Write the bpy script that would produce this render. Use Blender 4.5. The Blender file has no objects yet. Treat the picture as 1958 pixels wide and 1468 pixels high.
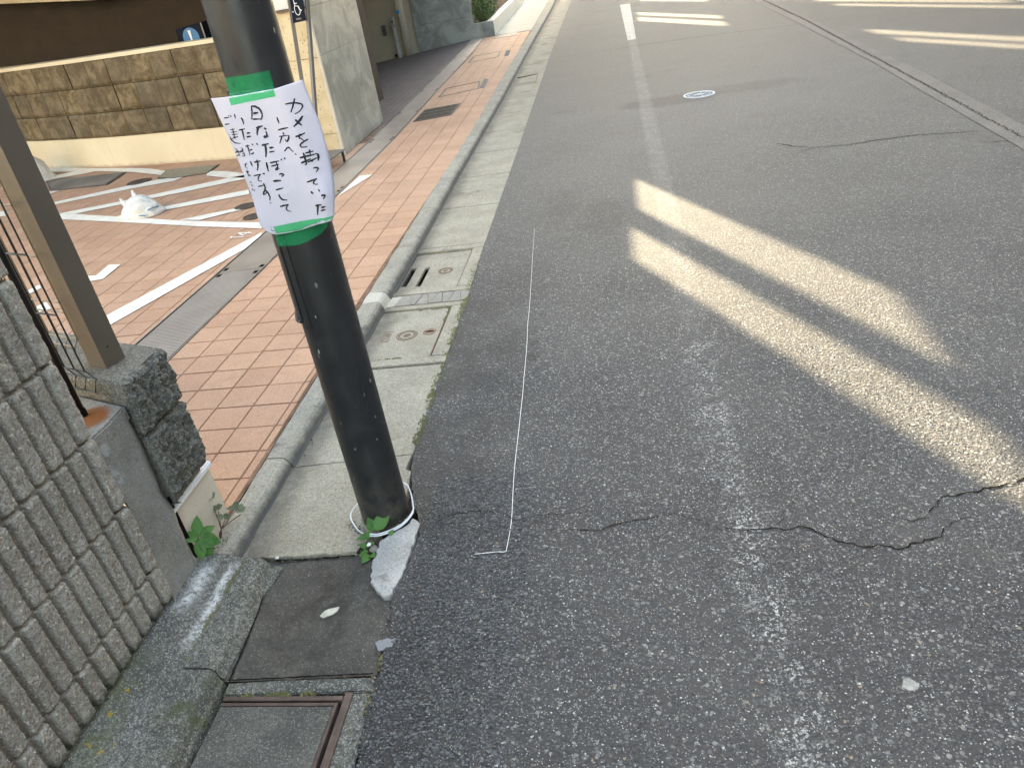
import bpy, bmesh, math, random
from mathutils import Vector, Matrix, noise
R = math.radians
random.seed(7)
scene = bpy.context.scene
COL = scene.collection

# ------------------------------------------------------------------ camera
cam_d = bpy.data.cameras.new('camera')
cam = bpy.data.objects.new('camera', cam_d); COL.objects.link(cam)
CAM_YAW, CAM_PITCH, CAM_ROLL = R(-11.2406468), R(29.60783585), R(-9.97951037)
def cam_rows():
    cy, sy, cp, sp, cr, sr = (f(a) for a in (CAM_YAW, CAM_PITCH, CAM_ROLL) for f in (math.cos, math.sin))
    L = Matrix(((1,0,0),(0,0,-1),(0,1,0)))
    Yw = Matrix(((cy,-sy,0),(sy,cy,0),(0,0,1)))
    P = Matrix(((1,0,0),(0,cp,-sp),(0,sp,cp)))
    Z = Matrix(((cr,-sr,0),(sr,cr,0),(0,0,1)))
    return Z @ P @ L @ Yw
_m = cam_rows()
rot = Matrix((_m[0], -_m[1], -_m[2])).transposed().to_4x4()
cam.matrix_world = Matrix.Translation((0, 0, 1.43)) @ rot
cam_d.sensor_width = 36.0
cam_d.lens = 1453.0/1958.0*36.0
cam_d.clip_start = 0.05
cam_d.clip_end = 2000
scene.camera = cam

# ------------------------------------------------------------------ light
SUN_EL = 28.0
SUN_DIR = Vector((0.43, -0.903, 0)).normalized()          # way the light travels, on the ground
w = bpy.data.worlds.new('World'); scene.world = w; w.use_nodes = True
wn = w.node_tree; bg = wn.nodes['Background']
sky = wn.nodes.new('ShaderNodeTexSky'); sky.sky_type = 'NISHITA'; sky.sun_disc = False
sky.sun_elevation = R(SUN_EL); sky.sun_rotation = math.atan2(-SUN_DIR.x, -SUN_DIR.y)
sky.air_density = 1.0; sky.dust_density = 2.0; sky.ozone_density = 1.0
wn.links.new(sky.outputs[0], bg.inputs[0]); bg.inputs[1].default_value = 0.15
sd = bpy.data.lights.new('sun', 'SUN'); sd.energy = 2.9; sd.angle = R(0.55); sd.color = (1.0, 0.90, 0.755)
sun = bpy.data.objects.new('sun', sd); COL.objects.link(sun)
v = Vector((SUN_DIR.x*math.cos(R(SUN_EL)), SUN_DIR.y*math.cos(R(SUN_EL)), -math.sin(R(SUN_EL))))
sun.rotation_euler = v.to_track_quat('-Z', 'Y').to_euler(); sun.location = (-10, 20, 30)
vs = scene.view_settings
vs.view_transform = 'Standard'; vs.look = 'None'; vs.gamma = 1.0; vs.use_curve_mapping = False
vs.exposure = 3.08
vs.use_white_balance = True
vs.white_balance_temperature = 8400
vs.white_balance_tint = 5
scene.cycles.max_bounces = 8
scene.cycles.diffuse_bounces = 5
scene.cycles.transparent_max_bounces = 12

# ------------------------------------------------------------------ measured outlines (metres on the ground or along the sheet)
D = {'paper_edge': [(-0.0918,1.2433),(-0.0199,1.2416),(0.0597,1.2434),(0.1173,1.2503),(0.122,1.2049),(0.1273,1.1581),(0.1282,1.0993),(0.1264,1.0505),(0.1216,1.0008),(0.1094,0.9536),(0.103,0.9427),(0.0731,0.9392),(0.026,0.9297),(-0.0032,0.9279),(-0.0337,0.9274),(-0.0473,0.9299),(-0.0584,0.9352),(-0.0713,0.9543),(-0.0714,0.9809),(-0.0702,1.0238),(-0.0736,1.0868),(-0.0797,1.165),(-0.0866,1.2047)],'tape1': [(-0.0476,1.278),(0.0565,1.2785),(0.0562,1.2281),(-0.0468,1.224)],'tape2': [(-0.0382,0.9483),(0.023,0.9512),(0.0769,0.9524),(0.1069,0.9533),(0.1036,0.9451),(0.0994,0.9378),(0.097,0.9177),(0.0737,0.9081),(0.0156,0.895),(-0.0432,0.8946)],'writing': [[[(0.0716,1.2093),(0.084,1.2097),(0.0976,1.2062),(0.1049,1.2014),(0.1016,1.1943),(0.0935,1.1879),(0.0851,1.1864)],[(0.0927,1.217),(0.0868,1.2045),(0.0782,1.1909)],[(0.0987,1.179),(0.0892,1.1689),(0.0759,1.1612)],[(0.0827,1.1748),(0.0874,1.1678),(0.0925,1.1602)],[(0.0739,1.1401),(0.0842,1.1409),(0.0949,1.1438)],[(0.0848,1.1447),(0.0797,1.1348),(0.0851,1.134),(0.0891,1.1273)],[(0.0975,1.1295),(0.0844,1.1257),(0.0773,1.12),(0.0818,1.1148),(0.0923,1.115)],[(0.0808,1.1036),(0.081,1.0901),(0.081,1.076),(0.077,1.0789)],[(0.07,1.0939),(0.0897,1.0961)],[(0.0696,1.0825),(0.0923,1.0877)],[(0.0845,1.1019),(0.1015,1.1024)],[(0.0946,1.1076),(0.0934,1.0956)],[(0.081,1.0944),(0.1075,1.0953)],[(0.084,1.0819),(0.1098,1.0876)],[(0.1074,1.095),(0.1086,1.0877),(0.1051,1.0796)],[(0.0914,1.0815),(0.0957,1.0826)],[(0.0922,1.0666),(0.1001,1.0667),(0.1018,1.0621),(0.0955,1.0571)],[(0.0706,1.0391),(0.0945,1.0432)],[(0.0945,1.0432),(0.0847,1.038),(0.0851,1.032),(0.094,1.0308)],[(0.0742,1.0177),(0.076,1.0115),(0.0786,1.0138)],[(0.0927,1.0203),(0.094,1.0141)],[(0.0951,1.005),(0.1021,1.0058),(0.1039,1.0023),(0.0976,0.9974)],[(0.0739,0.983),(0.0899,0.9845)],[(0.082,0.9864),(0.0767,0.9734),(0.0725,0.961)],[(0.0872,0.9775),(0.0975,0.9786)],[(0.0838,0.97),(0.0885,0.9712),(0.0955,0.9715)]],[[(0.045,1.1855),(0.0458,1.1723)],[(0.0386,1.159),(0.051,1.1605),(0.0638,1.1615)],[(0.0366,1.1453),(0.0605,1.1453)],[(0.0487,1.1534),(0.0491,1.1469)],[(0.0595,1.1449),(0.0585,1.1386),(0.0497,1.1309),(0.049,1.138)],[(0.0437,1.1449),(0.0382,1.1372),(0.0333,1.1301)],[(0.0389,1.1125),(0.0515,1.1219),(0.0546,1.1146),(0.0595,1.1088)],[(0.0614,1.1043),(0.065,1.1024)]],[[(-0.0036,1.216),(-0.0064,1.2015),(-0.0118,1.1892)],[(-0.0036,1.216),(0.0088,1.2134),(0.0151,1.2012),(0.0131,1.1906),(0.0069,1.1855)],[(-0.0043,1.2007),(0.007,1.201)],[(-0.0097,1.1892),(0.0068,1.1877)],[(-0.008,1.1702),(0.0078,1.1727)],[(-0.0002,1.1738),(-0.0089,1.162),(-0.0102,1.1547)],[(0.0092,1.1678),(0.0138,1.1638)],[(0.0113,1.1606),(0.0113,1.1488),(0.002,1.1479),(0.0058,1.1521),(0.0136,1.1485)],[(-0.0076,1.1324),(0.0095,1.1339)],[(0.0008,1.1351),(-0.0005,1.12),(-0.0061,1.1065)],[(0.0079,1.1245),(0.0176,1.1246)],[(0.0051,1.1158),(0.0179,1.116)],[(-0.0083,1.0953),(-0.0099,1.0839),(-0.0104,1.0746)],[(-0.0009,1.0925),(0.0209,1.0941)],[(-0.0004,1.0849),(0.0186,1.0869)],[(0.0136,1.0951),(0.0143,1.0762),(0.0052,1.0754),(0.0115,1.0809),(0.0166,1.0767)],[(0.0265,1.0974),(0.0269,1.0939)],[(0.0341,1.0992),(0.0355,1.095)],[(0.0116,1.0648),(0.0205,1.0657),(0.0222,1.0613),(0.0154,1.0593)],[(-0.0065,1.0517),(0.0124,1.0509)],[(-0.0068,1.0314),(0.0116,1.0337)],[(-0.003,1.0207),(-0.0018,1.0099),(0.0054,1.0059),(0.0127,1.0052)],[(-0.0092,0.9923),(0.0118,0.9944)],[(0.0118,0.9944),(0.0035,0.9879),(0.0038,0.9807),(0.0127,0.9771)]],[[(-0.0458,1.2057),(-0.0464,1.1963)],[(-0.0332,1.1963),(-0.0315,1.1892),(-0.0327,1.1814)],[(-0.0472,1.1716),(-0.0328,1.1723)],[(-0.04,1.1733),(-0.0404,1.1608),(-0.0425,1.1494)],[(-0.0322,1.1625),(-0.0243,1.1628)],[(-0.0349,1.1548),(-0.0251,1.1551)],[(-0.0445,1.1355),(-0.0346,1.1361)],[(-0.0394,1.1388),(-0.0395,1.1269),(-0.0404,1.1164)],[(-0.0377,1.126),(-0.0307,1.1271)],[(-0.037,1.1174),(-0.0295,1.1198)],[(-0.028,1.1394),(-0.0265,1.135)],[(-0.0174,1.1394),(-0.0158,1.1343)],[(-0.0442,1.1022),(-0.0429,1.0907)],[(-0.0361,1.0991),(-0.0208,1.0999)],[(-0.0284,1.1038),(-0.0283,1.0922),(-0.035,1.0803)],[(-0.0475,1.0697),(-0.0285,1.0712)],[(-0.0311,1.0707),(-0.0399,1.063),(-0.0391,1.0561),(-0.0323,1.0561)],[(-0.0248,1.0713),(-0.0199,1.0712)],[(-0.0457,1.0445),(-0.0277,1.0465)],[(-0.0301,1.0504),(-0.0289,1.0362),(-0.039,1.028),(-0.0382,1.024),(-0.0288,1.0287)],[(-0.0315,1.0366),(-0.0237,1.0205),(-0.0284,1.0099)],[(-0.03,1.0049),(-0.027,1.0024)]],[[(-0.0738,1.2001),(-0.0592,1.2008)],[(-0.0772,1.1866),(-0.064,1.1872)],[(-0.0607,1.2057),(-0.0602,1.2021)],[(-0.0559,1.205),(-0.0549,1.2002)],[(-0.0764,1.1659),(-0.074,1.1633)],[(-0.068,1.1742),(-0.0558,1.1753)],[(-0.0744,1.1603),(-0.0722,1.1467),(-0.0535,1.143)],[(-0.0607,1.1768),(-0.0634,1.1537)],[(-0.0675,1.1688),(-0.0519,1.1694)],[(-0.0682,1.1633),(-0.0523,1.1639)],[(-0.0679,1.1574),(-0.0537,1.158)],[(-0.0764,1.1547),(-0.0676,1.1548)],[(-0.0715,1.1342),(-0.0662,1.1291),(-0.0723,1.1266)],[(-0.0665,1.1292),(-0.0663,1.1157)],[(-0.0748,1.1246),(-0.0591,1.1267)],[(-0.0744,1.1171),(-0.0666,1.1192)],[(-0.0557,1.1339),(-0.0509,1.1284),(-0.0626,1.1238)],[(-0.0588,1.1295),(-0.0508,1.1199)],[(-0.0581,1.1209),(-0.0516,1.1185),(-0.0548,1.1144),(-0.0599,1.1165)],[(-0.0548,1.0991),(-0.0625,1.0946),(-0.0575,1.0869)],[(-0.0643,1.0796),(-0.0552,1.0799)],[(-0.0594,1.084),(-0.0611,1.0698)],[(-0.058,1.0735),(-0.0557,1.0693)],[(-0.0626,1.0573),(-0.058,1.0543)],[(-0.0619,1.0503),(-0.0577,1.0459)],[(-0.0634,1.0412),(-0.0618,1.0365)],[(-0.059,1.0394),(-0.0576,1.0341)]],[[(-0.0464,0.9485),(-0.0451,0.9458)],[(-0.04,0.9486),(-0.0387,0.9456)],[(-0.0484,0.9424),(-0.0453,0.9372),(-0.039,0.9386)]]],'marks': {'long_line': [(-2.81,3.442),(-2.406,4.619),(-2.381,4.56),(-2.39,4.308),(-2.702,3.307)],'arc': [(-4.791,5.844),(-4.574,5.761),(-4.046,5.515),(-3.295,5.163),(-2.814,4.965),(-2.501,4.851),(-2.441,4.709),(-3.007,4.935),(-3.726,5.256),(-4.63,5.65)],'top': [(-6.521,8.08),(-6.19,7.951),(-5.497,7.601),(-4.984,7.377),(-4.701,7.228),(-4.403,6.997),(-4.358,6.836),(-4.645,7.028),(-4.862,7.173),(-5.394,7.441),(-6.332,7.828)],'s0': [(-5.972,7.326),(-6.101,7.507),(-5.847,7.644),(-5.609,7.626),(-5.45,7.528),(-5.576,7.43),(-5.835,7.392)],'right': [(-3.835,6.751),(-3.59,6.632),(-3.353,6.456),(-3.232,6.268),(-3.463,6.36),(-3.763,6.563)],'s1': [(-5.164,6.298),(-4.634,6.555),(-4.313,6.668),(-4.034,6.659),(-4.069,6.521),(-4.406,6.449),(-5.08,6.208)],'s2': [(-4.782,5.841),(-4.186,6.032),(-3.456,6.344),(-3.309,6.386),(-3.206,6.237),(-3.692,6.053),(-4.574,5.761)],'s3': [(-4.026,5.502),(-3.916,5.576),(-3.661,5.63),(-3.029,5.833),(-2.951,5.675),(-3.589,5.52),(-3.781,5.407)],'s4': [(-3.299,5.17),(-2.912,5.292),(-2.812,5.249),(-3.089,5.099)],'s0b': [(-5.574,6.804),(-5.415,6.767),(-5.474,6.694)],'L': [(-3.381,4.13),(-3.311,4.117),(-3.339,4.303),(-3.242,4.286),(-3.21,4.038),(-3.298,4.025)],'f1': [(-3.706,3.929),(-3.677,4.07),(-3.616,3.999),(-3.642,3.875)],'f2': [(-3.431,3.659),(-3.395,3.743),(-3.282,3.627),(-3.359,3.573)],'f3': [(-5.663,6.227),(-5.604,6.206),(-5.435,6.015),(-5.499,6.02)],'plate': [(-5.946,7.291),(-5.81,7.356),(-5.474,7.275),(-4.975,7.223),(-4.928,7.048),(-4.885,6.731),(-5.2,6.772),(-5.543,6.792)],'pplate': [(-4.346,6.727),(-4.425,7.049),(-3.824,6.971),(-3.793,6.664),(-4.129,6.634)],'mh1': [(-4.591,6.61),(-4.438,6.766),(-4.511,6.686)],'mh2': [(-2.864,5.306),(-2.833,5.359)],'mh3': [(-2.681,5.012),(-2.648,5.03)],'tri': [(-1.961,5.806),(-2.073,5.825),(-2.089,5.283)],'t14': [(-2.62,4.609),(-2.48,4.642),(-2.499,4.533),(-2.516,4.68)],'bag': [(-3.921,5.505),(-3.577,5.499),(-3.646,5.313)],'bag2': [(-6.018,7.39),(-7.106,8.642)],'strip_l': [(-2.401,3.058),(-2.382,3.927),(-2.382,4.436)],'strip_r': [(-2.117,2.903),(-2.103,3.787),(-2.102,3.894)],'wallbase': [(-6.527,8.099),(-6.141,7.928),(-5.365,7.62),(-4.619,7.403),(-3.773,7.179)]},'crackA1': [(-0.603,1.705),(-0.533,1.719),(-0.478,1.72),(-0.436,1.705)],'crackA2': [(-0.393,1.668),(-0.341,1.687),(-0.296,1.688),(-0.235,1.691)],'crackA3': [(-0.299,1.628),(-0.232,1.62),(-0.144,1.612),(-0.101,1.637),(-0.028,1.65),(0.073,1.669)],'crackA4': [(0.152,1.61),(0.178,1.598),(0.218,1.594),(0.271,1.588),(0.305,1.592),(0.336,1.582),(0.384,1.593),(0.423,1.563),(0.456,1.537),(0.511,1.509),(0.562,1.514),(0.587,1.498),(0.649,1.52),(0.701,1.536),(0.718,1.57),(0.759,1.591),(0.789,1.605)],'crackB': [(0.704,1.626),(0.741,1.665),(0.76,1.689),(0.823,1.697),(0.881,1.715),(0.942,1.725),(0.984,1.755),(1.073,1.805)],'crackC': [(1.09,5.132),(1.22,5.214),(1.403,5.174),(1.602,5.207),(1.853,5.211),(2.049,5.157),(2.161,5.136)],'crackC2': [(2.072,4.901),(2.143,4.863),(2.293,4.833)],'crackD': [(-0.865,11.285),(0.066,11.32),(1.436,11.231),(2.254,11.022),(2.471,11.144),(2.716,11.099)],'string': [(-0.55,4.218),(-0.493,3.316),(-0.45,2.6),(-0.42,1.918),(-0.404,1.668),(-0.404,1.56),(-0.408,1.543),(-0.431,1.543),(-0.49,1.537)],'seam': [(2.456,14.786),(2.447,11.18),(2.353,7.091),(2.298,4.843)],'seamU': [(2.5,14.696),(2.544,11.038),(2.485,7.108),(2.434,5.163)],'seamL': [(2.318,15.061),(2.322,11.364),(2.298,7.712),(2.248,6.201),(2.208,4.632)]}

# ------------------------------------------------------------------ object helpers
def link(o, parent=None):
    COL.objects.link(o)
    if parent is not None: o.parent = parent
    return o
def tag(o, label=None, cat=None, group=None, kind=None):
    if label: o['label'] = label
    if cat: o['category'] = cat
    if group: o['group'] = group
    if kind: o['kind'] = kind
    return o
def empty(name, loc, label=None, cat=None, group=None, kind=None, rz=0.0):
    o = bpy.data.objects.new(name, None); o.empty_display_size = 0.1
    o.location = loc; o.rotation_euler = (0, 0, rz); link(o)
    return tag(o, label, cat, group, kind)
def ob(name, me, mat=None, parent=None, smooth=False, loc=None):
    """mesh data in WORLD coordinates unless loc is given; parent offsets are cancelled"""
    if mat is not None and len(me.materials) == 0: me.materials.append(mat)
    o = bpy.data.objects.new(name, me); COL.objects.link(o)
    if smooth:
        me.polygons.foreach_set('use_smooth', [True]*len(me.polygons))
    if loc is not None: o.location = loc
    if parent is not None:
        o.parent = parent
        pl = Matrix.LocRotScale(parent.location, parent.rotation_euler, None)
        pp = parent.parent
        while pp is not None:
            pl = Matrix.LocRotScale(pp.location, pp.rotation_euler, None) @ pl
            pp = pp.parent
        o.matrix_parent_inverse = pl.inverted()
    return o
def mesh(verts, faces, name='mesh'):
    me = bpy.data.meshes.new(name); me.from_pydata([tuple(v) for v in verts], [], faces); me.update(); return me
def bm_mesh(bm, name='mesh'):
    bmesh.ops.recalc_face_normals(bm, faces=bm.faces)
    me = bpy.data.meshes.new(name); bm.to_mesh(me); bm.free(); return me
def bm_box(bm, x0, x1, y0, y1, z0, z1, bevel=0.0, seg=1):
    g = bmesh.ops.create_cube(bm, size=1.0)
    vs_ = g['verts']
    for v in vs_:
        v.co = Vector(((x0+x1)/2+v.co.x*(x1-x0), (y0+y1)/2+v.co.y*(y1-y0), (z0+z1)/2+v.co.z*(z1-z0)))
    if bevel > 0:
        es = list({e for v in vs_ for e in v.link_edges})
        bmesh.ops.bevel(bm, geom=es, offset=bevel, segments=seg, affect='EDGES', profile=0.7)
def box(x0, x1, y0, y1, z0, z1, bevel=0.0, seg=1):
    bm = bmesh.new(); bm_box(bm, x0, x1, y0, y1, z0, z1, bevel, seg); return bm_mesh(bm)
def prism(poly, z0, z1, bevel=0.0):
    """vertical prism over a ground polygon"""
    bm = bmesh.new()
    b = [bm.verts.new((p[0], p[1], z0)) for p in poly]; t = [bm.verts.new((p[0], p[1], z1)) for p in poly]
    n = len(poly)
    f = bm.faces.new(t); bm.faces.new(list(reversed(b)))
    for i in range(n): bm.faces.new((b[i], b[(i+1) % n], t[(i+1) % n], t[i]))
    bmesh.ops.recalc_face_normals(bm, faces=bm.faces)
    if bevel > 0:
        bmesh.ops.bevel(bm, geom=list(f.edges), offset=bevel, segments=2, affect='EDGES')
    return bm_mesh(bm)
def sheet(poly, z):
    bm = bmesh.new(); f = bm.faces.new([bm.verts.new((p[0], p[1], z)) for p in poly])
    bmesh.ops.triangulate(bm, faces=[f]); me = bm_mesh(bm)
    if me.polygons[0].normal.z < 0: me.flip_normals()
    return me
def tube(pts, r, seg=8, cap=True, bm=None):
    own = bm is None
    if own: bm = bmesh.new()
    pts = [Vector(p) for p in pts]; rings = []
    up = Vector((0.13, 0.21, 0.97))
    for i, p in enumerate(pts):
        d = (pts[min(i+1, len(pts)-1)]-pts[max(i-1, 0)]).normalized()
        a = d.cross(up)
        if a.length < 1e-3: a = d.cross(Vector((1, 0, 0)))
        a.normalize(); b = d.cross(a)
        rr = r[i] if isinstance(r, (list, tuple)) else r
        rings.append([bm.verts.new(p+(a*math.cos(t)+b*math.sin(t))*rr) for t in (2*math.pi*k/seg for k in range(seg))])
    for A, B in zip(rings, rings[1:]):
        for k in range(seg): bm.faces.new((A[k], A[(k+1) % seg], B[(k+1) % seg], B[k]))
    if cap: bm.faces.new(rings[0]); bm.faces.new(list(reversed(rings[-1])))
    if own: return bm_mesh(bm)
def resample(pts, step):
    out = [Vector(pts[0])]
    for a, b in zip(pts, pts[1:]):
        a, b = Vector(a), Vector(b); n = max(1, int((b-a).length/step))
        out += [a.lerp(b, (i+1)/n) for i in range(n)]
    return out
def ribbon(pts, wfun, z, jitter=0.0, step=0.01, seed=0):
    """flat strip along a ground polyline"""
    rnd = random.Random(seed)
    P = resample([(p[0], p[1], 0) for p in pts], step)
    n = len(P); vsn = []; fs = []
    for i, p in enumerate(P):
        d = (P[min(i+1, n-1)]-P[max(i-1, 0)]).normalized(); nn = Vector((-d.y, d.x, 0))
        q = p+nn*rnd.uniform(-jitter, jitter); wd = wfun(i/(n-1))*rnd.uniform(0.6, 1.4 if jitter else 1.0)/2
        vsn += [(q.x+nn.x*wd, q.y+nn.y*wd, z), (q.x-nn.x*wd, q.y-nn.y*wd, z)]
        if i: fs.append((2*i-2, 2*i-1, 2*i+1, 2*i))
    me = mesh(vsn, fs)
    if me.polygons[0].normal.z < 0: me.flip_normals()
    return me
def disc_ring(cx, cy, z, r0, r1, h=0.004, seg=40, rz=0):
    bm = bmesh.new(); V = []
    for k in range(seg):
        t = 2*math.pi*k/seg; c, s = math.cos(t), math.sin(t)
        V.append([bm.verts.new((cx+r*c, cy+r*s, zz)) for r, zz in ((r0, z), (r0, z+h), (r1, z+h), (r1, z))])
    for k in range(seg):
        A, B = V[k], V[(k+1) % seg]
        for j in range(3): bm.faces.new((A[j], A[j+1], B[j+1], B[j]))
    return bm_mesh(bm)
def disc(cx, cy, z0, z1, r, seg=40):
    return prism([(cx+r*math.cos(2*math.pi*k/seg), cy+r*math.sin(2*math.pi*k/seg)) for k in range(seg)], z0, z1, 0.0)
def lerp(tbl, y):
    if y <= tbl[0][0]: a, b = tbl[0], tbl[1]
    elif y >= tbl[-1][0]: a, b = tbl[-2], tbl[-1]
    else:
        for a, b in zip(tbl, tbl[1:]):
            if a[0] <= y <= b[0]: break
    return a[1]+(b[1]-a[1])*(y-a[0])/(b[0]-a[0])

# lines that run along the street (they bend slightly to the left with distance)
KERB_BACK = [(1.5, -1.285), (2.0, -1.292), (3.4, -1.318), (4.1, -1.326), (5.4, -1.35), (7.5, -1.374), (10.8, -1.45), (15, -1.51), (22, -1.66), (60, -2.6)]
GUT_IN    = [(1.5, -1.20), (2.0, -1.202), (4.0, -1.212), (5.6, -1.237), (8.4, -1.262), (11.9, -1.32), (19.4, -1.42), (60, -2.4)]
GUT_OUT   = [(1.5, -0.79), (2.2, -0.785), (3.3, -0.80), (4.1, -0.822), (6.3, -0.855), (7.8, -0.885), (10.2, -0.925), (12, -0.955), (22, -1.06), (60, -2.0)]
STRIP_R   = [(1.0, -2.125), (3.0, -2.115), (3.9, -2.103), (7.1, -2.112), (8.4, -2.153), (9.7, -2.20), (12.5, -2.27), (14.2, -2.35), (15.2, -2.40)]
STRIP_L   = [(1.0, -2.41), (3.0, -2.401), (4.4, -2.382), (7.1, -2.36), (8.4, -2.40), (9.8, -2.44), (12.6, -2.53), (15.2, -2.64)]

# ------------------------------------------------------------------ node helpers
class NT:
    def __init__(s, name, rough=0.8, spec=0.3):
        s.m = bpy.data.materials.new(name); s.m.use_nodes = True; s.nt = s.m.node_tree
        s.b = s.nt.nodes['Principled BSDF']; s.b.inputs['Roughness'].default_value = rough
        s.b.inputs['Specular IOR Level'].default_value = spec
        s.pos = s.nt.nodes.new('ShaderNodeNewGeometry').outputs['Position']
    def n(s, t, props=None, **inp):
        nd = s.nt.nodes.new(t)
        for k, v in (props or {}).items(): setattr(nd, k, v)
        for k, v in inp.items():
            k = k.replace('_', ' ')
            s.set(nd.inputs[int(k[1:])] if k[0] == 'i' and k[1:].isdigit() else nd.inputs[k], v)
        return nd
    def set(s, sock, v):
        if isinstance(v, bpy.types.NodeSocket): s.nt.links.new(v, sock)
        else:
            if sock.type == 'RGBA' and len(v) == 3: v = (*v, 1)
            sock.default_value = v
    def noise(s, scale, detail=4, rough=0.6, vec=None, dist=0.0):
        return s.n('ShaderNodeTexNoise', Vector=vec or s.pos, Scale=scale, Detail=detail, Roughness=rough, Distortion=dist).outputs['Fac']
    def vor(s, scale, feature='F1', vec=None, rnd=1.0):
        return s.n('ShaderNodeTexVoronoi', dict(feature=feature), Vector=vec or s.pos, Scale=scale, Randomness=rnd)
    def math(s, op, a, b=0.0, c=None, clamp=False):
        nd = s.nt.nodes.new('ShaderNodeMath'); nd.operation = op; nd.use_clamp = clamp
        s.set(nd.inputs[0], a); s.set(nd.inputs[1], b)
        if c is not None: s.set(nd.inputs[2], c)
        return nd.outputs[0]
    def ramp(s, fac, a, b, va=0.0, vb=1.0, smooth=True):
        nd = s.nt.nodes.new('ShaderNodeMapRange'); nd.interpolation_type = 'SMOOTHSTEP' if smooth else 'LINEAR'
        s.set(nd.inputs[0], fac)
        for i, v in ((1, a), (2, b), (3, va), (4, vb)): nd.inputs[i].default_value = v
        return nd.outputs[0]
    def mix(s, fac, a, b, mode='MIX'):
        nd = s.nt.nodes.new('ShaderNodeMix'); nd.data_type = 'RGBA'; nd.blend_type = mode
        s.set(nd.inputs[0], fac); s.set(nd.inputs[6], a); s.set(nd.inputs[7], b)
        return nd.outputs[2]
    def color(s, c): s.set(s.b.inputs['Base Color'], c)
    def bump(s, h, dist=0.002, strength=1.0):
        nd = s.n('ShaderNodeBump', Strength=strength, Distance=dist, Height=h)
        s.nt.links.new(nd.outputs[0], s.b.inputs['Normal'])
    def xyz(s, src=None):
        nd = s.n('ShaderNodeSeparateXYZ'); s.set(nd.inputs[0], src or s.pos); return nd.outputs
    def band(s, x, c, hw, soft):
        """1 inside |x-c|<hw, falling to 0 over soft"""
        d = s.math('ABSOLUTE', s.math('SUBTRACT', x, c))
        return s.ramp(d, hw-soft/2, hw+soft/2, 1.0, 0.0)

def M_simple(name, col, rough=0.6, spec=0.3, metal=0.0, var=0.15, vscale=6.0, bump=0.0, bscale=200.0):
    t = NT(name, rough, spec); t.b.inputs['Metallic'].default_value = metal
    f = t.ramp(t.noise(vscale, 5), 0.3, 0.7)
    t.color(t.mix(f, [c*(1-var) for c in col], [min(1, c*(1+var)) for c in col]))
    if bump: t.bump(t.noise(bscale, 3), bump)
    return t.m

def M_concrete(name, c1, c2, grain=0.25, gscale=260.0, light=(0.5, 0.48, 0.44), dark=(0.06, 0.055, 0.05), bump=0.0015, nscale=5.0,
               light_t=0.86, dark_t=0.12, stain=None, rough=0.85, moss=None, lmix=0.42):
    t = NT(name, rough, 0.25)
    big = t.ramp(t.noise(nscale, 6, 0.65), 0.32, 0.68)
    c = t.mix(big, c1, c2)
    fine = t.noise(gscale*0.45, 3, 0.7)
    c = t.mix(t.ramp(fine, 0.3, 0.7, 0, grain), c, [x*0.45 for x in c1])
    v = t.vor(gscale*1.7); rnd = t.n('ShaderNodeSeparateColor', Color=v.outputs['Color']).outputs[0]
    c = t.mix(t.math('MULTIPLY', t.ramp(rnd, light_t, light_t+0.04), lmix), c, light)
    c = t.mix(t.math('MULTIPLY', t.ramp(rnd, dark_t, dark_t-0.04), 0.5), c, dark)
    if stain:
        sc, scol, lo, hi = stain
        c = t.mix(t.ramp(t.noise(sc, 5, 0.7, dist=0.4), lo, hi), c, scol)
    if moss:
        sc, mcol, lo, hi = moss
        c = t.mix(t.ramp(t.noise(sc, 6, 0.75, vec=t.n('ShaderNodeVectorMath', dict(operation='ADD'), i0=t.pos, i1=(13.1, 7.7, 3.3)).outputs[0]), lo, hi), c, mcol)
    t.color(c)
    h = t.math('ADD', t.math('MULTIPLY', v.outputs['Distance'], 0.6), fine)
    t.bump(h, bump)
    return t

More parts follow.
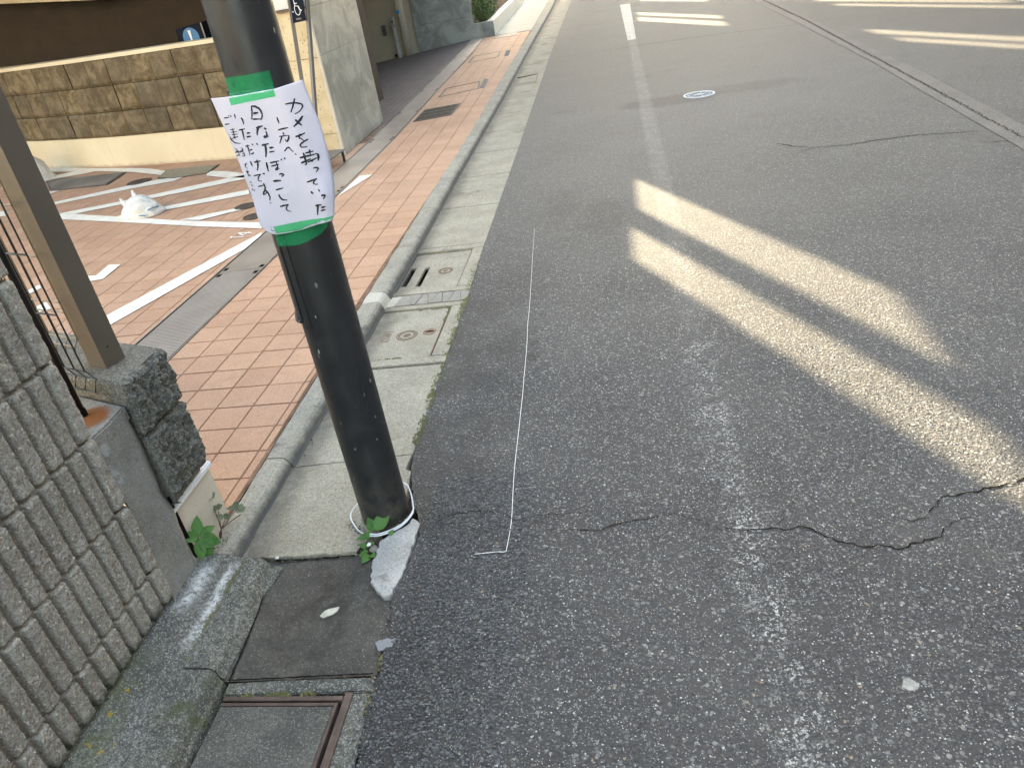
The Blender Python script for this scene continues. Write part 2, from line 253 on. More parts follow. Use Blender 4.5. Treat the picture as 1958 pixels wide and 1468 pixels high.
# ------------------------------------------------------------------ materials
def make_asphalt():
    t = NT('asphalt', 0.75, 0.35)
    X = t.xyz(); x, y = X[0], X[1]
    warp = t.n('ShaderNodeTexNoise', Vector=t.pos, Scale=60.0, Detail=2.0)
    vec = t.n('ShaderNodeVectorMath', dict(operation='MULTIPLY_ADD'), i0=warp.outputs['Color'], i1=(0.010, 0.010, 0.010), i2=t.pos).outputs[0]
    v = t.vor(150.0, vec=vec); v2 = t.vor(85.0, vec=vec)
    sc = t.n('ShaderNodeSeparateColor', Color=v.outputs['Color']).outputs
    sc2 = t.n('ShaderNodeSeparateColor', Color=v2.outputs['Color']).outputs
    big = t.ramp(t.noise(1.3, 6, 0.6), 0.35, 0.65)
    c = t.mix(big, (0.048, 0.047, 0.049), (0.074, 0.072, 0.072))
    stone = t.mix(sc[1], (0.058, 0.063, 0.070), (0.165, 0.163, 0.158))
    c = t.mix(t.math('MULTIPLY', t.ramp(v.outputs['Distance'], 0.52, 0.40), t.ramp(sc[0], 0.30, 0.55)), c, stone)
    st2 = t.mix(sc2[1], (0.11, 0.12, 0.125), (0.25, 0.245, 0.23))
    c = t.mix(t.math('MULTIPLY', t.ramp(v2.outputs['Distance'], 0.50, 0.36), t.ramp(sc2[0], 0.80, 0.83)), c, st2)
    # white and buff chips
    c = t.mix(t.math('MULTIPLY', t.ramp(v.outputs['Distance'], 0.42, 0.30), t.ramp(sc[2], 0.935, 0.95)), c, (0.55, 0.55, 0.52))
    v3 = t.vor(300.0, vec=vec); sc3 = t.n('ShaderNodeSeparateColor', Color=v3.outputs['Color']).outputs
    c = t.mix(t.math('MULTIPLY', t.ramp(v3.outputs['Distance'], 0.5, 0.35), t.ramp(sc3[0], 0.90, 0.92)), c, (0.42, 0.42, 0.41))
    c = t.mix(t.math('MULTIPLY', t.ramp(v2.outputs['Distance'], 0.34, 0.26), t.ramp(sc2[2], 0.990, 0.994)), c, (0.30, 0.235, 0.165))
    # lighter towards the far road, oily darker edge by the gutter with open texture
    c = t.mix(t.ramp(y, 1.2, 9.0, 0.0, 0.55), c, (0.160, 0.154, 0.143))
    edge = t.math('MULTIPLY', t.ramp(x, -0.32, -0.60), t.ramp(t.noise(3.5, 4), 0.30, 0.6))
    edge = t.math('MULTIPLY', edge, t.ramp(y, 4.5, 2.5))
    c = t.mix(t.math('MULTIPLY', edge, 0.55), c, (0.030, 0.028, 0.026))
    # soft dark stains, a pale wear patch
    c = t.mix(t.ramp(t.noise(0.9, 5, 0.6, dist=0.3), 0.60, 0.74, 0.0, 0.30), c, (0.030, 0.030, 0.031))
    c = t.mix(t.ramp(t.noise(2.1, 4, 0.6, dist=0.2), 0.60, 0.75, 0.0, 0.35), c, (0.12, 0.113, 0.10))
    def spot(px, py, ax_, ay_, amt, colr, soft=0.6):
        dx = t.math('MULTIPLY', t.math('SUBTRACT', x, px), 1/ax_); dy = t.math('MULTIPLY', t.math('SUBTRACT', y, py), 1/ay_)
        d = t.math('SQRT', t.math('ADD', t.math('MULTIPLY', dx, dx), t.math('MULTIPLY', dy, dy)))
        d = t.math('ADD', d, t.math('MULTIPLY', t.math('SUBTRACT', t.noise(1.2/min(ax_, ay_), 4), 0.5), 0.9))
        return t.mix(t.ramp(d, 1.0+soft/2, 1.0-soft/2, 0, amt), c, colr)
    for (px_, py_, ax_, ay_, am_) in ((-.425, 2.66, .030, .035, .6), (-.43, 2.78, .022, .022, .5), (-.41, 3.05, .02, .02, .35), (.42, 7.36, .42, .22, .42), (1.10, 7.5, .5, .2, .22), (-.15, 4.3, .12, .3, .2), (-.42, 4.6, .10, .3, .18), (.86, 1.33, .03, .03, .5)):
        c = spot(px_, py_, ax_, ay_, am_, (0.030, 0.029, 0.028))
    # traces of the worn white line: solid far away, ghost and flecks nearer
    chip = t.ramp(t.noise(110.0, 4, 0.75), 0.53, 0.60)
    clus = t.ramp(t.noise(9.0, 4, 0.7), 0.41, 0.60)
    lx = t.math('ADD', t.ramp(y, 0.9, 2.0, 0.26, 0.215, smooth=False), 0.0)
    dist = t.math('ABSOLUTE', t.math('SUBTRACT', x, lx))
    inl = t.ramp(t.math('ADD', dist, t.math('MULTIPLY', t.math('SUBTRACT', t.noise(12.0, 3), 0.5), 0.05)), 0.08, 0.03)
    far = t.math('MULTIPLY', t.ramp(y, 2.6, 3.0), t.ramp(y, 12.6, 11.8))
    near = t.ramp(y, 3.0, 2.5)
    ghost = t.math('MULTIPLY', inl, t.math('MULTIPLY', t.math('MULTIPLY', far, t.ramp(y, 3.0, 7.0, 0.25, 1.0)), 0.36))
    c = t.mix(ghost, c, (0.20, 0.195, 0.185))
    fl = t.math('MULTIPLY', inl, t.math('MULTIPLY', t.math('MULTIPLY', chip, clus), t.math('MAXIMUM', t.math('MULTIPLY', near, 0.85), t.math('MULTIPLY', far, 0.35))))
    c = t.mix(t.math('MULTIPLY', fl, 0.9), c, (0.62, 0.62, 0.60))
    t.color(c)
    h = t.math('ADD', t.math('MULTIPLY', t.ramp(v.outputs['Distance'], 0.1, 0.6, 1.0, 0.0, smooth=False), sc[0]),
               t.math('MULTIPLY', t.ramp(v2.outputs['Distance'], 0.1, 0.6, 1.0, 0.0, smooth=False), 0.8))
    h = t.math('ADD', h, t.math('MULTIPLY', t.noise(220.0, 3, 0.7), 0.8))
    t.bump(h, 0.0042)
    return t.m
ASPHALT = make_asphalt()

def make_smooth_asphalt():
    t = NT('smooth_asphalt', 0.8, 0.3)
    c = t.mix(t.ramp(t.noise(4.0, 5), 0.3, 0.7), (0.118, 0.109, 0.102), (0.145, 0.134, 0.126))
    v = t.vor(260.0); sc = t.n('ShaderNodeSeparateColor', Color=v.outputs['Color']).outputs
    c = t.mix(t.ramp(sc[0], 0.93, 0.95, 0, 0.5), c, (0.4, 0.4, 0.38))
    t.color(c); t.bump(t.noise(250.0, 3), 0.0015)
    return t.m
SMOOTH_ASPHALT = make_smooth_asphalt()
CRACK = M_simple('crack_dirt', (0.016, 0.015, 0.014), 1.0, 0.0)
def make_worn_white():
    t = NT('worn_white_paint', 0.7, 0.3)
    n = t.ramp(t.noise(45.0, 6, 0.85), 0.42, 0.60); n2 = t.ramp(t.noise(4.0, 4), 0.25, 0.55)
    t.color(t.mix(t.math('MAXIMUM', t.math('MULTIPLY', n, 0.9), t.math('MULTIPLY', n2, 0.25)), (0.13, 0.128, 0.12), (0.66, 0.65, 0.62)))
    t.bump(t.noise(200.0, 3), 0.001); return t.m
WORN_WHITE = make_worn_white()

def make_tile(name, k=1.0):
    t = NT(name, 0.72, 0.3)
    rnd = t.n('ShaderNodeObjectInfo').outputs['Random']
    cellv = t.n('ShaderNodeTexWhiteNoise', dict(noise_dimensions='2D'))
    sn = t.n('ShaderNodeVectorMath', dict(operation='FLOOR')); sca = t.n('ShaderNodeVectorMath', dict(operation='MULTIPLY'), i0=t.n('ShaderNodeVectorMath', dict(operation='ADD'), i0=t.pos, i1=(1.339, -0.01, 0)).outputs[0], i1=(1/0.157, 1/0.157, 0))
    t.nt.links.new(sca.outputs[0], sn.inputs[0]); t.nt.links.new(sn.outputs[0], cellv.inputs['Vector'])
    cv = cellv.outputs['Value']
    c = t.mix(cv, (0.395, 0.225, 0.145), (0.475, 0.285, 0.185))
    c = t.mix(t.ramp(t.noise(2.2, 5), 0.35, 0.7, 0, 0.6), c, (0.50, 0.30, 0.205))
    c = t.mix(t.ramp(t.noise(11.0, 6, 0.7), 0.5, 0.75, 0, 0.4), c, (0.30, 0.18, 0.12))
    c = t.mix(t.ramp(t.noise(1.1, 6, 0.7, dist=0.6), 0.52, 0.72, 0, 0.40), c, (0.31, 0.20, 0.14))
    c = t.mix(t.ramp(t.noise(26.0, 3, 0.6), 0.70, 0.76, 0, 0.35), c, (0.22, 0.13, 0.09))
    v = t.vor(330.0); sc = t.n('ShaderNodeSeparateColor', Color=v.outputs['Color']).outputs
    c = t.mix(t.ramp(sc[0], 0.88, 0.92, 0, 0.5), c, (0.16, 0.09, 0.06))
    c = t.mix(t.ramp(sc[1], 0.90, 0.93, 0, 0.45), c, (0.62, 0.44, 0.33))
    if k != 1.0: c = t.mix(1.0, c, (k, k, k), 'MULTIPLY')
    t.color(c); t.bump(t.noise(300.0, 3), 0.0008)
    return t.m
TILE = make_tile('terracotta_tile')
GROUT = M_simple('dark_grout', (0.19, 0.115, 0.08), 0.95, 0.1, var=0.4, vscale=14)

def make_park_paint():
    t = NT('parking_paint', 0.6, 0.35)
    c = t.mix(t.ramp(t.noise(9.0, 5), 0.3, 0.7), (0.72, 0.685, 0.60), (0.82, 0.785, 0.70))
    c = t.mix(t.ramp(t.noise(150.0, 4, 0.8), 0.57, 0.68, 0, 0.65), c, (0.46, 0.33, 0.25))
    c = t.mix(t.ramp(t.noise(5.0, 6, 0.75), 0.52, 0.72, 0, 0.45), c, (0.50, 0.42, 0.33))
    X = t.xyz()
    gx = t.math('FRACT', t.math('MULTIPLY', t.math('ADD', X[0], 1.339+157), 1/0.157))
    gy = t.math('FRACT', t.math('MULTIPLY', t.math('ADD', X[1], 157-0.01), 1/0.157))
    g = t.math('MAXIMUM', t.ramp(t.math('ABSOLUTE', t.math('SUBTRACT', gx, 0.5)), 0.475, 0.49), t.ramp(t.math('ABSOLUTE', t.math('SUBTRACT', gy, 0.5)), 0.475, 0.49))
    c = t.mix(t.math('MULTIPLY', g, 0.42), c, (0.40, 0.32, 0.26))
    t.color(c); t.bump(t.math('MULTIPLY', g, -1.0), 0.0015); return t.m
PARK_PAINT = make_park_paint()

GUTTER = M_concrete('gutter_concrete', (0.33, 0.30, 0.235), (0.43, 0.395, 0.315), grain=0.5, gscale=230, stain=(2.2, (0.17, 0.155, 0.13), 0.56, 0.72), bump=0.0022)
def gutter_dirt(t):
    base = t.b.inputs['Base Color'].links[0].from_socket; X = t.xyz()
    d = t.math('SUBTRACT', X[0], t.math('ADD', t.math('MULTIPLY', X[1], -0.0125), -1.172))       # metres out from the kerb foot
    d = t.math('ADD', d, t.math('MULTIPLY', t.math('SUBTRACT', t.noise(3.0, 5, 0.7), 0.5), 0.16))
    k = t.math('MULTIPLY', t.ramp(d, 0.12, 0.015), t.ramp(t.noise(16.0, 5, 0.7), 0.25, 0.6, 0.45, 0.95))
    c = t.mix(t.math('MULTIPLY', k, 0.8), base, (0.105, 0.097, 0.085)); t.color(c)
gutter_dirt(GUTTER); GUTTER = GUTTER.m
def make_kerb():
    t = M_concrete('kerb_concrete', (0.32, 0.30, 0.25), (0.42, 0.395, 0.33), grain=0.5, gscale=250, bump=0.0025, stain=(7.0, (0.15, 0.145, 0.13), 0.58, 0.72))
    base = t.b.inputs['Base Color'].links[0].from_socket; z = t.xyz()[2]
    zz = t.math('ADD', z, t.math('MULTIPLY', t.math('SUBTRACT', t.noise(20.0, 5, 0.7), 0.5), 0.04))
    t.color(t.mix(t.ramp(zz, 0.050, 0.014, 0, 0.88), base, (0.070, 0.073, 0.077)))  # foot grime, plus the face's bluish shade painted into the colour
    return t.m
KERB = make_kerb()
OLD_CONC = M_concrete('old_kerb_concrete', (0.14, 0.142, 0.125), (0.25, 0.247, 0.215), grain=0.8, gscale=170, lmix=0.5, bump=0.0045, light_t=0.80, dark_t=0.2, light=(0.42, 0.42, 0.4), moss=(5.0, (0.10, 0.11, 0.06), 0.55, 0.7)).m
def make_ledge():
    t = M_concrete('ledge_concrete', (0.135, 0.138, 0.125), (0.23, 0.232, 0.21), grain=0.8, gscale=175, lmix=0.5, bump=0.004, light_t=0.82, dark_t=0.2, light=(0.42, 0.42, 0.4))
    base = t.b.inputs['Base Color'].links[0].from_socket
    X = t.xyz(); x, y = X[0], X[1]
    wob = t.math('MULTIPLY', t.math('SUBTRACT', t.noise(14.0, 5, 0.7), 0.5), 0.07)
    # white lime bloom: one streak on the seam with the kerb, one at the wall end
    s1 = t.math('MULTIPLY', t.band(t.math('ADD', x, wob), -1.166, 0.012, 0.02), t.ramp(y, 1.16, 1.24))
    s1 = t.math('MULTIPLY', s1, t.ramp(y, 1.52, 1.42))
    s2 = t.math('MULTIPLY', t.band(t.math('ADD', x, wob), -1.232, 0.016, 0.035), t.math('MULTIPLY', t.ramp(y, 1.27, 1.34), t.ramp(y, 1.50, 1.44)))
    s = t.math('MULTIPLY', t.math('MAXIMUM', s1, s2), t.ramp(t.noise(60.0, 4, 0.8), 0.36, 0.60))
    c = t.mix(t.math('MULTIPLY', s, 0.85), base, (0.66, 0.67, 0.67))
    # moss film near the wall foot, orange lichen spots
    m = t.math('MULTIPLY', t.ramp(x, -1.19, -1.24), t.math('MULTIPLY', t.ramp(y, 1.22, 1.10), t.ramp(t.noise(8.0, 5, 0.7), 0.38, 0.62)))
    c = t.mix(t.math('MULTIPLY', m, 0.7), c, (0.115, 0.125, 0.055))
    ob_ = t.ramp(t.noise(26.0, 3, 0.5), 0.66, 0.70)
    ob_ = t.math('MULTIPLY', ob_, t.math('MULTIPLY', t.ramp(x, -1.165, -1.18), t.ramp(y, 1.12, 1.06)))
    c = t.mix(t.math('MULTIPLY', ob_, 0.85), c, (0.36, 0.25, 0.03))
    t.color(c); return t.m
LEDGE = make_ledge()
PATCH = M_concrete('dark_patch_mortar', (0.085, 0.079, 0.071), (0.135, 0.126, 0.108), grain=0.5, gscale=260, bump=0.0022, light=(0.34, 0.32, 0.28), light_t=0.94, stain=(3.6, (0.055, 0.048, 0.040), 0.46, 0.64), moss=(4.0, (0.17, 0.155, 0.125), 0.56, 0.70), lmix=0.6).m
LID = M_concrete('manhole_lid_concrete', (0.10, 0.096, 0.086), (0.175, 0.168, 0.148), grain=0.55, gscale=240, bump=0.0018, light=(0.4, 0.39, 0.34), light_t=0.9, nscale=7).m
MORTAR = M_concrete('pale_mortar', (0.38, 0.38, 0.365), (0.56, 0.56, 0.54), grain=0.35, gscale=280, bump=0.002, stain=(12, (0.24, 0.235, 0.21), 0.55, 0.7)).m
CEMENT = M_concrete('cement_render', (0.23, 0.222, 0.20), (0.34, 0.33, 0.305), grain=0.35, gscale=320, bump=0.0016, nscale=9, stain=(11, (0.36, 0.37, 0.37), 0.60, 0.68)).m
def make_ribbed():
    t = M_concrete('ribbed_block', (0.37, 0.34, 0.295), (0.50, 0.465, 0.41), grain=0.5, gscale=260, bump=0.003, light=(0.52, 0.49, 0.43), light_t=0.84, dark=(0.07, 0.05, 0.04), dark_t=0.16, nscale=9)
    base = t.b.inputs['Base Color'].links[0].from_socket
    v = t.vor(230.0); sc = t.n('ShaderNodeSeparateColor', Color=v.outputs['Color']).outputs
    c = t.mix(t.ramp(sc[0], 0.95, 0.97, 0, 0.5), base, (0.34, 0.18, 0.10))
    c = t.mix(t.ramp(sc[1], 0.95, 0.96, 0, 0.8), c, (0.66, 0.60, 0.49))
    X = t.xyz()
    foot = t.math('MULTIPLY', t.ramp(t.math('ADD', X[2], t.math('MULTIPLY', t.noise(24.0, 4), 0.07)), 0.165, 0.125), 0.8)
    c = t.mix(foot, c, (0.045, 0.05, 0.036))
    t.color(c); return t.m
RIBBED = make_ribbed()
JOINT = M_concrete('block_joint_mortar', (0.21, 0.20, 0.18), (0.30, 0.29, 0.27), grain=0.4, gscale=300, bump=0.001).m
def make_split_stone():
    t = M_concrete('split_face_stone', (0.165, 0.16, 0.138), (0.25, 0.243, 0.21), grain=0.8, gscale=230, bump=0.004, light=(0.42, 0.42, 0.4), light_t=0.86, dark=(0.03, 0.03, 0.028), dark_t=0.2, nscale=8, moss=(10, (0.13, 0.115, 0.06), 0.6, 0.75))
    return t.m
SPLIT = make_split_stone()
def make_cap():
    t = M_concrete('cap_concrete', (0.24, 0.23, 0.20), (0.33, 0.32, 0.29), grain=0.5, gscale=260, bump=0.002)
    base = t.b.inputs['Base Color'].links[0].from_socket
    d = t.n('ShaderNodeVectorMath', dict(operation='DISTANCE'), i0=t.pos, i1=(-1.345, 1.425, 0.595)).outputs['Value']
    d = t.math('ADD', d, t.math('MULTIPLY', t.math('SUBTRACT', t.noise(30.0, 4), 0.5), 0.03))
    c = t.mix(t.ramp(d, 0.07, 0.045), base, (0.24, 0.085, 0.026))
    t.color(c); return t.m
CAP = make_cap()
PLASTER = M_simple('cream_plaster', (0.64, 0.57, 0.47), 0.8, 0.25, var=0.05, vscale=5, bump=0.002, bscale=160)
PLASTER_EDGE = M_simple('white_edge_trim', (0.78, 0.79, 0.82), 0.6, 0.3, var=0.04)
def make_cream():
    t = NT('cream_painted_wall', 0.7, 0.3)
    c = t.mix(t.ramp(t.noise(2.0, 5), 0.3, 0.7), (0.60, 0.50, 0.35), (0.67, 0.57, 0.41))
    dr = t.n('ShaderNodeMapping', Vector=t.pos, Scale=(1, 1, 0.15)).outputs[0]
    c = t.mix(t.ramp(t.noise(9.0, 5, 0.7, vec=dr), 0.55, 0.75, 0, 0.35), c, (0.42, 0.34, 0.24))
    zz = t.math('ADD', t.xyz()[2], t.math('MULTIPLY', t.noise(14.0, 4), 0.06))
    c = t.mix(t.ramp(zz, 0.115, 0.08, 0, 0.5), c, (0.30, 0.23, 0.16))
    t.color(c); t.bump(t.noise(90.0, 3), 0.0006); return t.m
CREAM_WALL = make_cream()
def make_stone_clad():
    t = NT('quarry_stone', 0.85, 0.2)
    c = t.mix(t.ramp(t.noise(7.0, 6, 0.65, dist=0.6), 0.35, 0.65), (0.11, 0.078, 0.042), (0.25, 0.188, 0.115))
    c = t.mix(t.ramp(t.noise(45.0, 5, 0.75), 0.48, 0.68, 0, 0.65), c, (0.085, 0.062, 0.034))
    rn = t.n('ShaderNodeObjectInfo').outputs['Random']
    c = t.mix(t.ramp(rn, 0.1, 0.9, 0.0, 0.55, smooth=False), c, (0.095, 0.078, 0.055))
    X = t.xyz(); dr = t.n('ShaderNodeMapping', Vector=t.pos, Scale=(1, 1, 0.12)).outputs[0]
    c = t.mix(t.ramp(t.noise(7.0, 4, 0.7, vec=dr), 0.52, 0.70, 0, 0.5), c, (0.075, 0.062, 0.045))
    t.color(c); t.bump(t.noise(60.0, 6, 0.75), 0.006); return t.m
STONE_CLAD = make_stone_clad()
def make_granite(name, a, b, c_):
    t = NT(name, 0.45, 0.4)
    c = t.mix(t.ramp(t.noise(2.6, 7, 0.68, dist=0.9), 0.38, 0.62), a, b)
    c = t.mix(t.ramp(t.noise(1.2, 5, 0.6, dist=1.6), 0.55, 0.66, 0, 0.6), c, c_)
    c = t.mix(t.ramp(t.noise(90.0, 3, 0.7), 0.58, 0.7, 0, 0.25), c, (0.12, 0.12, 0.11))
    t.color(c); return t.m
GRANITE = make_granite('green_grey_granite', (0.205, 0.215, 0.19), (0.345, 0.35, 0.315), (0.12, 0.125, 0.115))
def make_buff():
    t = NT('buff_granite', 0.55, 0.35)
    c = t.mix(t.ramp(t.noise(6.0, 6), 0.35, 0.65), (0.56, 0.44, 0.27), (0.66, 0.54, 0.36))
    v = t.vor(60.0); sc = t.n('ShaderNodeSeparateColor', Color=v.outputs['Color']).outputs
    c = t.mix(t.math('MULTIPLY', t.ramp(v.outputs['Distance'], 0.34, 0.22), t.ramp(sc[0], 0.80, 0.83)), c, (0.20, 0.14, 0.08))
    t.color(c); return t.m
BUFF = make_buff()
BRONZE = M_simple('bronze_anodised', (0.18, 0.15, 0.118), 0.42, 0.5, metal=0.35, var=0.05)
BRONZE_DK = M_simple('bronze_channel', (0.30, 0.265, 0.22), 0.5, 0.5, metal=0.2, var=0.05)
BLACK_WIRE = M_simple('black_coated_wire', (0.018, 0.017, 0.018), 0.35, 0.5, var=0.1)
TAN_WIRE = M_simple('tan_coated_wire', (0.22, 0.18, 0.13), 0.45, 0.5, var=0.1)
def make_pole():
    t = NT('dark_painted_steel', 0.36, 0.5)
    c = t.mix(t.ramp(t.noise(3.0, 4), 0.3, 0.7), (0.016, 0.017, 0.019), (0.024, 0.025, 0.028))
    vec = t.n('ShaderNodeMapping', Vector=t.pos, Scale=(1, 1, 0.4), Rotation=(0.4, 0.2, 0)).outputs[0]
    v = t.vor(70.0, vec=vec); sc = t.n('ShaderNodeSeparateColor', Color=v.outputs['Color']).outputs
    chip = t.math('MULTIPLY', t.ramp(v.outputs['Distance'], 0.20, 0.13), t.ramp(sc[0], 0.92, 0.93))
    c = t.mix(t.math('MULTIPLY', chip, 0.8), c, (0.42, 0.42, 0.40))
    z = t.xyz()[2]
    rust = t.math('MULTIPLY', t.ramp(t.noise(38.0, 4, 0.7), 0.64, 0.68), t.ramp(z, 0.55, 0.35))
    rust = t.math('MULTIPLY', rust, t.ramp(t.noise(5.0, 3), 0.5, 0.6))
    c = t.mix(t.math('MULTIPLY', rust, 0.7), c, (0.17, 0.05, 0.025))
    dust = t.math('MULTIPLY', t.ramp(z, 0.30, 0.0), t.ramp(t.noise(24.0, 6, 0.7), 0.38, 0.66))
    c = t.mix(t.math('MULTIPLY', dust, 0.55), c, (0.10, 0.085, 0.062))
    sv = t.n('ShaderNodeMapping', Vector=t.pos, Scale=(1, 1, 0.06)).outputs[0]
    c = t.mix(t.ramp(t.noise(55.0, 4, 0.7, vec=sv), 0.56, 0.72, 0, 0.30), c, (0.060, 0.058, 0.055))
    sq = t.n('ShaderNodeMapping', Vector=t.pos, Rotation=(0.5, 0.3, 0.2), Scale=(1, 9, 1)).outputs[0]
    c = t.mix(t.math('MULTIPLY', t.ramp(t.noise(24.0, 2, 0.5, vec=sq), 0.735, 0.75), 0.5), c, (0.30, 0.29, 0.27))
    t.color(c); t.set(t.b.inputs['Roughness'], t.ramp(t.noise(16.0, 5, 0.7), 0.3, 0.7, 0.30, 0.56))
    t.bump(t.noise(120.0, 2), 0.0002); return t.m
POLE = make_pole()
def make_paper():
    t = NT('copy_paper', 0.75, 0.2)
    t.color((0.545, 0.545, 0.665)); t.bump(t.noise(9.0, 3), 0.004)
    t.b.inputs['Subsurface Weight'].default_value = 0.0
    return t.m
PAPER = make_paper()
INK = M_simple('felt_pen_ink', (0.022, 0.020, 0.030), 0.6, 0.3)
def make_green_tape():
    t = NT('green_curing_tape', 0.4, 0.45)
    t.color(t.mix(t.ramp(t.noise(12.0, 4), 0.3, 0.7), (0.006, 0.38, 0.16), (0.014, 0.50, 0.22)))
    t.bump(t.noise(90.0, 3, 0.7), 0.0012)
    tr = t.n('ShaderNodeBsdfTransparent', Color=(0.45, 1.0, 0.66)); mx = t.n('ShaderNodeMixShader'); mx.inputs[0].default_value = 0.34
    t.nt.links.new(tr.outputs[0], mx.inputs[1]); t.nt.links.new(t.b.outputs[0], mx.inputs[2])
    t.nt.links.new(mx.outputs[0], t.nt.nodes['Material Output'].inputs['Surface'])
    return t.m
GREEN_TAPE = make_green_tape()
WHITE_WIRE = M_simple('white_vinyl_cord', (0.74, 0.76, 0.80), 0.45, 0.4, var=0.04)
STEEL_STRIP = None
def make_strip(name, ribbed=True):
    t = NT(name, 0.42, 0.5); t.b.inputs['Metallic'].default_value = 0.55
    X = t.xyz()
    wv = t.math('SINE', t.math('MULTIPLY', X[1], 2*math.pi/0.017))
    c = t.mix(t.ramp(t.noise(3.0, 5), 0.3, 0.7), (0.34, 0.29, 0.25), (0.44, 0.385, 0.335))
    if ribbed:
        c = t.mix(t.ramp(wv, 0.25, 0.75), c, (0.17, 0.145, 0.125)); t.bump(t.math('MULTIPLY', wv, -1.0), 0.002)
    else:
        t.bump(t.noise(220.0, 2), 0.0006)
    t.color(c); return t.m
STRIP_RIB = make_strip('ribbed_drain_cover'); STRIP_PLAIN = make_strip('plain_drain_cover', False)
STEEL = M_simple('galvanised_steel', (0.50, 0.49, 0.47), 0.4, 0.5, metal=0.7, var=0.1)
DARK_STEEL = M_simple('cast_iron', (0.085, 0.075, 0.065), 0.55, 0.5, metal=0.4, var=0.25, vscale=20, bump=0.001, bscale=200)
RUST_STEEL = M_simple('brown_rusty_frame', (0.115, 0.080, 0.066), 0.6, 0.4, metal=0.2, var=0.3, vscale=18)
PIT = M_simple('dark_pit', (0.006, 0.006, 0.006), 1.0, 0.0)
EMBLEM = M_simple('brass_tinted_iron', (0.20, 0.135, 0.09), 0.6, 0.3, metal=0.1, var=0.25, vscale=40)
EMB_BG = M_concrete('emblem_ground', (0.27, 0.25, 0.215), (0.33, 0.31, 0.27), gscale=300).m
SIGN_WHITE = M_simple('sign_white', (0.80, 0.80, 0.78), 0.5, 0.4, var=0.03)
SIGN_BLUE = M_simple('sign_blue', (0.035, 0.17, 0.38), 0.4, 0.5, var=0.05)
SIGN_DARK = M_simple('sign_dark_board', (0.014, 0.018, 0.028), 0.9, 0.1, var=0.1)
GREY_POLE = M_simple('grey_painted_tube', (0.19, 0.175, 0.155), 0.45, 0.5, metal=0.2, var=0.06)
GREY_PLATE = M_simple('grey_base_plate', (0.115, 0.12, 0.125), 0.4, 0.5, metal=0.3, var=0.08)
def make_bag():
    t = NT('white_plastic_bag', 0.38, 0.5)
    t.color(t.mix(t.ramp(t.noise(14.0, 4), 0.3, 0.7), (0.60, 0.59, 0.54), (0.72, 0.715, 0.68)))
    t.bump(t.noise(38.0, 5, 0.6, dist=1.2), 0.012); return t.m
BAG = make_bag()
def make_leaf(name, a, b):
    t = NT(name, 0.5, 0.35)
    c = t.mix(t.n('ShaderNodeObjectInfo').outputs['Random'], a, b)
    c = t.mix(t.ramp(t.noise(70.0, 3), 0.35, 0.7), c, b); t.color(c)
    t.b.inputs['Transmission Weight'].default_value = 0.0
    return t.m
LEAF = make_leaf('fresh_leaf', (0.030, 0.105, 0.018), (0.065, 0.175, 0.032))
LEAF_DULL = make_leaf('dull_leaf', (0.09, 0.12, 0.06), (0.17, 0.19, 0.11))
SHRUB = make_leaf('shrub_leaf', (0.025, 0.075, 0.015), (0.07, 0.13, 0.03))
STEM = M_simple('stem', (0.10, 0.06, 0.04), 0.7)
MOSS = make_leaf('moss', (0.075, 0.08, 0.03), (0.20, 0.19, 0.085))
RAMP_MAT = None
def make_ramp():
    t = NT('brown_nonslip_paving', 0.8, 0.3)
    X = t.xyz()
    gx = t.math('ABSOLUTE', t.math('SUBTRACT', t.math('FRACT', t.math('MULTIPLY', t.math('ADD', X[0], 50.0), 1/0.10)), 0.5))
    gy = t.math('ABSOLUTE', t.math('SUBTRACT', t.math('FRACT', t.math('MULTIPLY', t.math('ADD', X[1], 50.0), 1/0.10)), 0.5))
    g = t.math('MAXIMUM', t.ramp(gx, 0.42, 0.46), t.ramp(gy, 0.42, 0.46))
    c = t.mix(t.ramp(t.noise(6.0, 3), 0.35, 0.65), (0.135, 0.105, 0.095), (0.175, 0.14, 0.125))
    c = t.mix(t.math('MULTIPLY', g, 0.6), c, (0.06, 0.048, 0.044))
    t.color(c); t.bump(t.math('SUBTRACT', 1.0, g), 0.003); return t.m
RAMP_MAT = make_ramp()
FAR_WALK = M_simple('pale_concrete_walk', (0.40, 0.38, 0.32), 0.8, 0.25, var=0.06, vscale=1.5)
GARAGE = M_simple('dark_garage_lining', (0.055, 0.040, 0.030), 0.8, 0.2, var=0.1)
PALE_WALL = M_simple('pale_building_wall', (0.62, 0.56, 0.47), 0.8, 0.25, var=0.04, vscale=1.0)
GLASS_DK = M_simple('dark_window', (0.03, 0.035, 0.04), 0.15, 0.5, var=0.05)

# ================================================================== ROAD
def tri_sheet(poly, z): return sheet(poly, z)
edge = []
rr_ = random.Random(3)
# ragged near edge of the asphalt (measured), smooth beyond
NEAR_EDGE = [(-8.0, -0.62), (0.0, -0.63), (0.92, -0.648), (1.05, -0.668), (1.15, -0.668), (1.24, -0.672), (1.33, -0.685), (1.385, -0.695), (1.50, -0.677), (1.63, -0.674), (1.70, -0.69),
             (1.76, -0.722), (1.85, -0.745), (1.95, -0.768), (2.05, -0.785), (2.4, -0.79), (2.8, -0.797), (3.3, -0.80), (4.1, -0.822)]
for a, b in zip(NEAR_EDGE, NEAR_EDGE[1:]):
    n = max(1, int((b[0]-a[0])/0.02)) if a[0] > 0.5 else 1
    for i in range(n):
        t_ = i/n; edge.append((a[1]+(b[1]-a[1])*t_+(rr_.uniform(-.006, .006) if a[0] > .5 else 0), a[0]+(b[0]-a[0])*t_))
for y in [4.1, 5, 6.3, 7.8, 10.2, 12, 16, 22, 60, 300]: edge.append((lerp(GUT_OUT, y), y))
road_poly = edge+[(300, 300), (300, -8)]
